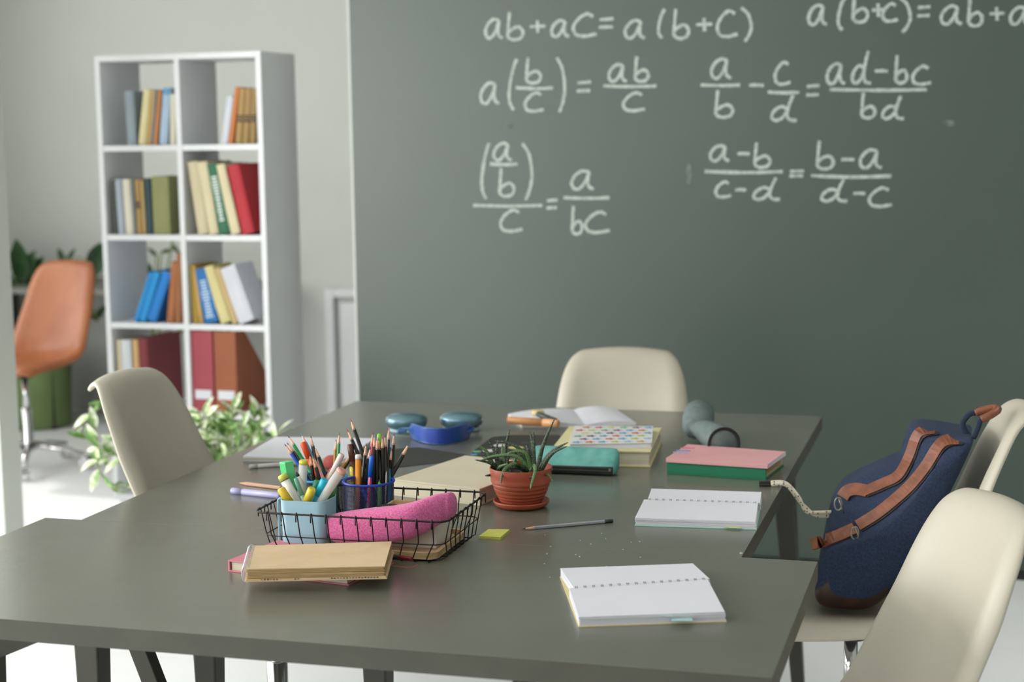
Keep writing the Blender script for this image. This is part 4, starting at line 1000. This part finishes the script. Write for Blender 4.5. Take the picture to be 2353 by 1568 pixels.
# ---- open spiral notebooks
def spiral_nb(label,UL,UR,LR,LL,RL,RR,coverc,th,extra):
    zt_=Z+th; P4=[G(*p,zt_) for p in (UL,UR,LR,LL)]; c=centroid(P4)
    t=thing('spiral_notebook',label,'notebook',(c.x,c.y,Z))
    q=[Vector((p.x-c.x,p.y-c.y)) for p in P4]; rl=G(*RL,zt_)-c; rr=G(*RR,zt_)-c; rl=Vector((rl.x,rl.y)); rr=Vector((rr.x,rr.y))
    up=(q[0]-rl); 
    bm=B(); prism(bm,[q[3]*1.015,q[2]*1.015,q[1]*1.012,q[0]*1.012],0,.0015); obj('cover',bm,P(coverc,.6),t,bevel=.0004)
    nl=7
    for nm,a,b,c_,d in (('lower_pages',q[3],q[2],rr,rl),('upper_pages',rl+(rr-rl)*.035,rr+(rr-rl)*.02,q[1],q[0])):
        bm=B(); random.seed(hash(nm)%7+5 if False else len(nm))
        for k in range(nl):
            z0=.0016+(th-.0018)*k/nl; j=lambda v:Vector((v.x+random.uniform(-.0012,.0012),v.y+random.uniform(-.0012,.0012)))
            zz=[z0,z0,z0,z0]; last=k==nl-1
            prism(bm,[j(a),j(b),c_,d],zz,[z+(th-.0018)/nl*(.8 if not last else 1.) for z in zz])
        obj(nm,bm,M_paper,t)
    for i in range(16):
        p=rl.lerp(rr,.05+.92*i/15); n_=(q[0]-rl).normalized()
        bm=B()
        for s in (-.0014,.0014):
            dd_=(rr-rl).normalized()*s
            pts=[Vector((p.x+dd_.x+n_.x*.0042*math.cos(a),p.y+dd_.y+n_.y*.0042*math.cos(a),th-.0004+.0026*math.sin(a))) for a in [k*PI/6 for k in range(7)]]
            tube(bm,pts,.00045,n=4)
        obj('wire_ring',bm,P('#5d5f60',.4,metal=.7),t)
    for (x,y,w_,d_,zz,hx,ang) in extra:
        p=G(x,y,Z+zz)-c; ca,sa=math.cos(ang),math.sin(ang)
        bm=B(); prism(bm,[(p.x+u*ca-v*sa,p.y+u*sa+v*ca) for u,v in ((-w_/2,-d_/2),(w_/2,-d_/2),(w_/2,d_/2),(-w_/2,d_/2))],[zz-.0006]*2+[zz]*2,[zz-.0002]*2+[zz+.0004]*2)
        obj('sticky_tab',bm,P(hx,.6),t)
    return t
spiral_nb('open spiral notebook with mint green cover beside the green book',(1497,1123),(1750,1131),(1737,1199),(1460,1190),(1480,1148),(1742,1156),'#8fc4b4',.017,[(1683,1212,.034,.010,.004,'#c9cf6a',0)])
spiral_nb('open spiral notebook with pale yellow cover near the table front',(1288,1306),(1592,1295),(1667,1406),(1331,1418),(1308,1352),(1626,1331),'#d2c48c',.017,
          [(1385,1416,.056,.004,.0125,'#c9707c',.05),(1525,1415,.030,.004,.0145,'#a8cfc4',.05),(1566,1422,.034,.024,.0095,'#a9cdc8',.25)])

# ---- open bound notebook at the far end + pens
nb=[G(1168,960,Z+.006),G(1262,985,Z+.006),G(1462,974,Z+.006),G(1413,941,Z+.006),G(1320,940,Z+.006),G(1235,945,Z+.006)]
ON=thing('open_notebook','open blank notebook at the far end of the long table','notebook',(-1.10,4.40,Z))
oo=Vector((-1.10,4.40,Z))
def page_block(x0,x1,y0,y1,sk,hmax,flip):
    bm=B(); n=8; rows=[]
    for i in range(n+1):
        f=i/n; x=x0+(x1-x0)*f; hh=.004+hmax*math.sin(PI*min(1,(f if not flip else 1-f)*.9+.12))**.7
        rows.append([(x+sk*0,y0,.0012),(x,y0,hh),(x+sk,y1,hh),(x+sk,y1,.0012)])
    vs=grid(bm,rows,closed=True); bm.faces.new(vs[0][::-1]); bm.faces.new(vs[-1]); return bm
cor=[G(1262,985,Z+.004)-oo,G(1462,974,Z+.004)-oo,G(1413,941,Z+.004)-oo,G(1175,955,Z+.004)-oo]
bl=cor[0]; br=cor[1]; tr=cor[2]
# left & right halves as quads built between the gutter and the outer edges
gb=G(1345,981,Z)-oo; gt=G(1318,944,Z)-oo
lb=G(1200,983,Z)-oo; lt=G(1168,957,Z)-oo
def half(name,a,b,c,d,hm,flip):      # a outer front, b gutter front, c gutter back, d outer back
    bm=B(); n=8; rows=[]
    for i in range(n+1):
        f=i/n; hh=.003+hm*math.sin(PI*min(1,f*.9+.1))**.8
        p=a.lerp(b,f); q_=d.lerp(c,f)
        rows.append([(p.x,p.y,.001),(p.x,p.y,hh),(q_.x,q_.y,hh),(q_.x,q_.y,.001)])
    vs=grid(bm,rows,closed=True); bm.faces.new(vs[0][::-1]); bm.faces.new(vs[-1]); obj(name,bm,M_paper,ON)
half('left_pages',lb,gb,gt,lt,.010,0); half('right_pages',br,gb,gt,tr,.010,0)
bm=B(); prism(bm,[(p.x*1.01,p.y*1.01) for p in (lb,gb,br,tr,gt,lt)],0,.001); obj('cover',bm,P('#cfc7a6',.7),ON)
marker('black slim pen lying on the open notebook',V(1348,947,4.47),V(1382,976,4.33),.0042,'#2a2e2c','#33383a',name='pen')
for o in [sc.objects[-1]] if False else []: pass
marker('thick orange marker lying across the front of the open notebook',G(1168,966,Z+.022),G(1284,974,Z+.022),.0105,'#d69a66','#dda878',capl=.045)
marker('dark grey marker beside the round yellow sharpener on the open notebook',G(1236,952,Z+.024),G(1277,968,Z+.024),.0075,'#3a3f3d','#25292a',name='pen')
s=G(1232,956,Z+.015); t=thing('eraser','round pale yellow eraser on the open notebook','eraser',(s.x,s.y+.02,Z+.0135))
bm=B(); lathe(bm,[(0,0),(.016,0),(.018,.005),(.018,.010),(.014,.014),(0,.014)],20); obj('eraser_block',bm,P('#d9c58e',.6),t,smooth=True)

# ---- headphones
hc=G(1000,985,Z); HP=thing('headphones','blue over-ear headphones with pearly teal ear cups','headphones',(hc.x,hc.y,Z)); ho=Vector((hc.x,hc.y,Z))
pearl=mat('pearl_teal','#5e8290',.22,metal=.45,var=.05,coat=.5); pearl2=mat('pearl_dark','#3f5560',.35,metal=.2,var=.04)
for nm,cx_,cy_,rx in (('ear_cup',934,975,.058),('ear_cup',1060,972,.060)):
    p=G(cx_,cy_,Z+.02)-ho; bm=B()
    lathe(bm,[(0,0),(rx*.72,0),(rx*.80,.004),(rx*.80,.014),(rx*.92,.016),(rx,.028),(rx*.97,.037),(rx*.80,.045),(rx*.4,.050),(0,.051)],36)
    for v in bm.verts: v.co.y*=.82
    o=obj(nm,bm,pearl,HP,smooth=True,loc=(p.x,p.y,.0005),rot=(0,0,0))
    bm=B(); lathe(bm,[(0,0),(rx*.78,0),(rx*.84,.003),(rx*.80,.010),(0,.010)],30)
    for v in bm.verts: v.co.y*=.82
    o2=obj('ear_pad',bm,P('#9fb8c0',.6),HP,smooth=True,loc=(p.x,p.y,0.0004))
M_bl=mat('blue_band','#1f4f9e',.35,var=.04,coat=.3); M_bl2=mat('blue_band_inner','#1e3f9c',.45,hex2='#274fb0',vscale=8)
# band: arc lying on its edge
arc=[(944,1003,0),(975,1015,0),(1015,1019,0),(1055,1012,0),(1082,1000,0)]
pts=smoothpath([G(x,y+4,Z)-ho for x,y,_ in arc],6)
def band(bm,pts,z0,z1,th):
    rows=[]
    N=len(pts)
    for i,p in enumerate(pts):
        a=pts[max(0,i-1)];b=pts[min(N-1,i+1)];t=(b-a).normalized(); nn=Vector((-t.y,t.x,0)); f=i/(N-1); s=(1-abs(2*f-1)**6)**.5 if 0<f<1 else .3
        zm=(z0+z1)/2; hz=(z1-z0)/2*max(.35,s)
        rows.append([p+nn*th+Vector((0,0,zm-hz)),p-nn*th+Vector((0,0,zm-hz)),p-nn*th*1.0+Vector((0,0,zm)),p-nn*th+Vector((0,0,zm+hz)),p+nn*th+Vector((0,0,zm+hz)),p+nn*th+Vector((0,0,zm))])
    vs=grid(bm,rows,closed=True); bm.faces.new(vs[0][::-1]); bm.faces.new(vs[-1]); return bm
bm=band(B(),pts,.001,.043,.004); obj('headband',bm,M_bl,HP,smooth=False,bevel=.0015)
inn=[p+Vector((0,-.0045,0)) for p in pts[2:-2]]
bm=band(B(),inn,.006,.038,.002); obj('band_padding',bm,M_bl2,HP,smooth=False,bevel=.001)
# raised rim around the padding
rim=[inn[0]+Vector((0,-.002,.022))]+[p+Vector((0,-.003,.041)) for p in pts[1:-1]]+[pts[-1]+Vector((0,-.002,.022))]+[p+Vector((0,-.003,.003)) for p in pts[1:-1]][::-1]
bm=B(); tube(bm,rim,.0026,n=6,closed=True); obj('band_rim',bm,M_bl,HP,smooth=True)
for a_,b_ in ((0,934),(-1,1062)):
    e=pts[a_]+Vector((0,0,.024)); c_=G(b_,985,Z+.025)-ho; c_.z=.018
    mid=(e+c_)/2+Vector((-.018 if a_==0 else .018,0,.002))
    bm=B(); tube(bm,smoothpath([e,mid,c_+Vector((-.02 if a_==0 else .02,-.01,0)),c_],5),[.0045]*16,n=8,flat=.8); obj('yoke',bm,M_bl if a_ else P('#4f7fae',.35),HP,smooth=True)

# ---- notebook, pens left of the basket
zl=.765
lp=[G(558,1048,zl),G(800,1050,zl),G(820,1012,zl),G(632,1004,zl)]
a=lp[0]; b=lp[3]; ex_=G(800,1052,zl)
lp=[a,Vector((ex_.x,ex_.y,zl)),Vector((ex_.x+b.x-a.x,ex_.y+b.y-a.y,zl)),b]
c=centroid(lp); LN=thing('notebook','open white notebook with yellow edge at the left side of the long table','notebook',(c.x,c.y,Z))
q=[Vector((p.x-c.x,p.y-c.y)) for p in lp]
bm=B(); prism(bm,q,0,.0075); obj('lower_pages',bm,mat('grey_pages','#b9b8b8',.8),LN,bevel=.001)
bm=B(); prism(bm,[p*.998 for p in q],.0076,.0092); obj('coloured_edge',bm,P('#c4c25a',.7),LN)
bm=B(); prism(bm,q,.0093,.015); obj('upper_pages',bm,M_paper,LN,bevel=.001)
a,b=G(572,1073,Z+.0052),G(700,1064,Z+.0052); marker('light grey click pen lying before the open notebook at left',b,a,.0052,'#a9a7a2','#b9b7b2',capl=.02,name='pen')
a,b=G(532,1128,Z+.0066),G(645,1140,Z+.0066); marker('lilac marker lying left of the basket',b,a,.0072,'#a9a8cf','#a6a6d0',capl=.03)
a,b=G(548,1110,Z+.004),G(645,1122,Z+.004); pencil('natural wood pencil lying beside the lilac marker',b,a,'#cfa68c','#b98a6c',r=.0042)
er=G(752,1080,Z); t=thing('eraser','round red eraser behind the cyan mesh cup','eraser',(er.x,er.y+.03,Z)); bm=B()
lathe(bm,[(0,0),(.018,0),(.0205,.006),(.0205,.016),(.017,.024),(.010,.028),(0,.029)],24); obj('eraser_block',bm,P('#b2504c',.7),t,smooth=True)
# ---- eraser crumbs on the table
random.seed(5); bm=B()
for i in range(26):
    p=G(random.uniform(1250,1480),random.uniform(1225,1330),Z); s=random.uniform(.0005,.0011); box(bm,p.x-s,p.x+s*1.3,p.y-s,p.y+s,Z,Z+s)
p=G(1703,1273,Z); box(bm,p.x-.003,p.x+.002,p.y,p.y+.002,Z,Z+.002)
o=obj('eraser_crumbs',bm,P('#d0cfc8',.8)); o['kind']='stuff'; tag(o,'tiny white eraser crumbs scattered right of the pencil','crumbs')

# ================================================================== BACKPACK
NYv,FYv,EYv=3.52,3.62,3.80
BP=thing('backpack','navy canvas backpack with brown leather straps on the chair','backpack',(-.17,3.65,.50)); bo=Vector((-.17,3.65,.50))
near=[(2226,1012),(2178,1030),(2140,1085),(2075,1158),(1995,1220),(1915,1254),(1876,1300),(1874,1388),(1935,1402),(1998,1404),(2062,1345),(2145,1210),(2232,1035)]
farf=[(2200,994),(2088,985),(2074,1048),(2010,1082),(1935,1118),(1906,1160)]
nw=[V(x,y,NYv)-bo for x,y in near]
fw=[V(x,y,FYv)-bo for x,y in farf]
fw=fw+[Vector((p.x,FYv-bo.y,p.z)) for p in nw[6:]]
bm=B(); rows=[]
for Y_,s_ in ((3.497,.5),(3.503,.84),(3.515,.96),(3.53,1.),(3.56,1.01),(3.59,1.01),(3.62,1.0),(3.67,1.),(3.73,1.),(3.775,.96),(3.795,.85),(3.803,.5)):
    f=min(1,max(0,(Y_-NYv)/(FYv-NYv)))
    ring=[a.lerp(b,f) for a,b in zip(nw,fw)]
    c=centroid(ring); ring=[c+(p-c)*s_ for p in ring]
    for p in ring: p.y=Y_-bo.y
    dents=[math.sin(i*2.3+Y_*40)*.0035 for i in range(len(ring))]
    ring=[p+(p-c).normalized()*d for p,d in zip(ring,dents)]
    rows.append(smoothpath(ring,3,closed=True))
vs=grid(bm,rows,closed=True); bm.faces.new(vs[0][::-1]); bm.faces.new(vs[-1])
for f in bm.faces:
    if f.calc_center_median().z<.055: f.material_index=1
from mathutils.bvhtree import BVHTree
bmesh.ops.recalc_face_normals(bm,faces=bm.faces); TREE=BVHTree.FromBMesh(bm)
o=obj('bag_body',bm,[M_navy,M_lbase],BP,smooth=True,sub=1)
def strap(name,pl,Y0,wpx,m=M_leather,dy=.03,lift=.006):
    pts=smoothpath([Vector((x,y,0)) for x,y in pl],5); bm=B(); N=len(pts); out=[]
    for i,p in enumerate(pts):
        a=pts[max(0,i-1)];b=pts[min(N-1,i+1)];t=(b-a).normalized(); n_=Vector((-t.y,t.x,0))
        if n_.x*-.65+n_.y*-.75<0: n_=-n_
        def drape(x,y,Yf):                      # lay the band on the bag
            d=ray(x,y).normalized(); o_=Vector((0,0,H))-bo; h=TREE.ray_cast(o_,d)
            return h[0] if h[0] is not None else V(x,y,Yf)-bo
        A=drape(p.x-n_.x*wpx/2,p.y-n_.y*wpx/2,Y0-lift); B_=drape(p.x+n_.x*wpx/2,p.y+n_.y*wpx/2,Y0+dy-lift)
        if (A-B_).length>.05: B_=A+(B_-A).normalized()*.03
        nn=Vector((-.35,-.6,.45))*(.007 if m is M_leather else .004)
        out.append([A,A+nn,B_+nn,B_])
    vs=grid(bm,out,closed=True); bm.faces.new(vs[0][::-1]); bm.faces.new(vs[-1])
    return obj(name,bm,m,BP,bevel=.0006)
S1=[(2205,1010),(2165,1020),(2128,1075),(2093,1118),(2058,1150),(2018,1182),(1973,1210)]
S2=[(2150,988),(2112,998),(2090,1052),(2066,1094),(2030,1113),(1985,1132)]
strap('strap',S1,NYv+.030,25); strap('strap_edge',[(x+9,y+10) for x,y in S1],NYv+.022,6,m=M_ledge,dy=.004,lift=.010)
strap('strap',S2,FYv-.024,22); strap('strap_edge',[(x+9,y+9) for x,y in S2],FYv-.030,6,m=M_ledge,dy=.004,lift=.010)
strap('strap_loop',[(1994,1130),(1968,1126),(1948,1132),(1938,1145)],FYv-.030,28,lift=.014)
strap('strap_tail',[(1966,1216),(1925,1234),(1890,1246),(1866,1253)],NYv+.012,26,lift=.016,dy=.02)
for i,(x,y,Yc) in enumerate(((1966,1222,NYv+.005),(1928,1155,FYv-.05))):
    p=V(x,y,Yc)-bo; bm=B(); tube(bm,[p+Vector((.008*math.cos(a),-.016,.014*math.sin(a))) for a in [k*PI/7 for k in range(14)]],.002,n=6,closed=True); tube(bm,[p+Vector((0,-.016,.014)),p+Vector((.012,-.018,-.02))],.0018,n=6)
    obj('buckle',bm,M_steel,BP,smooth=True)
# side pocket seam
bm=B(); tube(bm,smoothpath([V(x,y,NYv-.003)-bo for x,y in ((2150,1130),(2090,1200),(2050,1270),(2035,1330))],5),.003,n=6); obj('side_seam',bm,M_navy,BP,smooth=True)
# top handle hooked over the chair back
for k,pl in enumerate(([(2228,1006,3.60),(2212,975,3.60),(2228,952,3.60),(2242,950,3.60)],[(2236,1008,3.56),(2246,985,3.56),(2252,968,3.56),(2256,962,3.56)])):
    bm=B(); tube(bm,smoothpath([V(x,y,Yc)-bo for x,y,Yc in pl],5),.006,n=8,flat=.35,up=(0,1,0)); obj('handle_webbing',bm,mat('navy_webbing','#1c2b42',.8),BP,smooth=True)
for k,pl in enumerate(([(2242,950,3.60),(2262,942,3.60),(2285,938,3.60),(2292,944,3.59)],[(2256,964,3.56),(2275,955,3.56),(2290,945,3.57),(2293,940,3.58)])):
    bm=B(); tube(bm,smoothpath([V(x,y,Yc)-bo for x,y,Yc in pl],5),.0085,n=10); obj('handle_grip',bm,M_leather,BP,smooth=True)
# drawstring
r1=[(1770,1108,3.60),(1808,1111,3.60),(1835,1145,3.60),(1852,1172,3.60),(1880,1181,3.60),(1952,1178,3.62)]
for k in range(2):
    pts=[]
    for i,(x,y,Yc) in enumerate(r1):
        o_=(5 if k else -3)*(.5 if i<2 else 1)*(-1 if i==3 else 1); pts.append(V(x,y+o_,Yc+.006*k)-bo)
    pts[0]=G(1772,1109+k*6,Z+.005)-bo; pts[1]=G(1806,1111+k*4,Z+.006)-bo
    sp_=smoothpath(pts,7); bm=B(); tube(bm,sp_,.0042,n=7); obj('drawstring',bm,M_rope,BP,smooth=True)
    bm=B(); tube(bm,[pts[0]+Vector((-.026,-.002,-.001)),pts[0]+Vector((.002,0,0))],.0034,n=8); obj('cord_tip',bm,M_ledge,BP)
    bm=B()
    for i,p in enumerate(sp_):
        if i%2==0:
            p=p+Vector((0,-.0036,.0018*(1 if i%4 else -1))); box(bm,p.x-.0012,p.x+.0012,p.y-.0012,p.y+.0012,p.z-.0012,p.z+.0012)
    o=obj('cord_flecks',bm,M_ledge,BP); o['kind']='stuff'
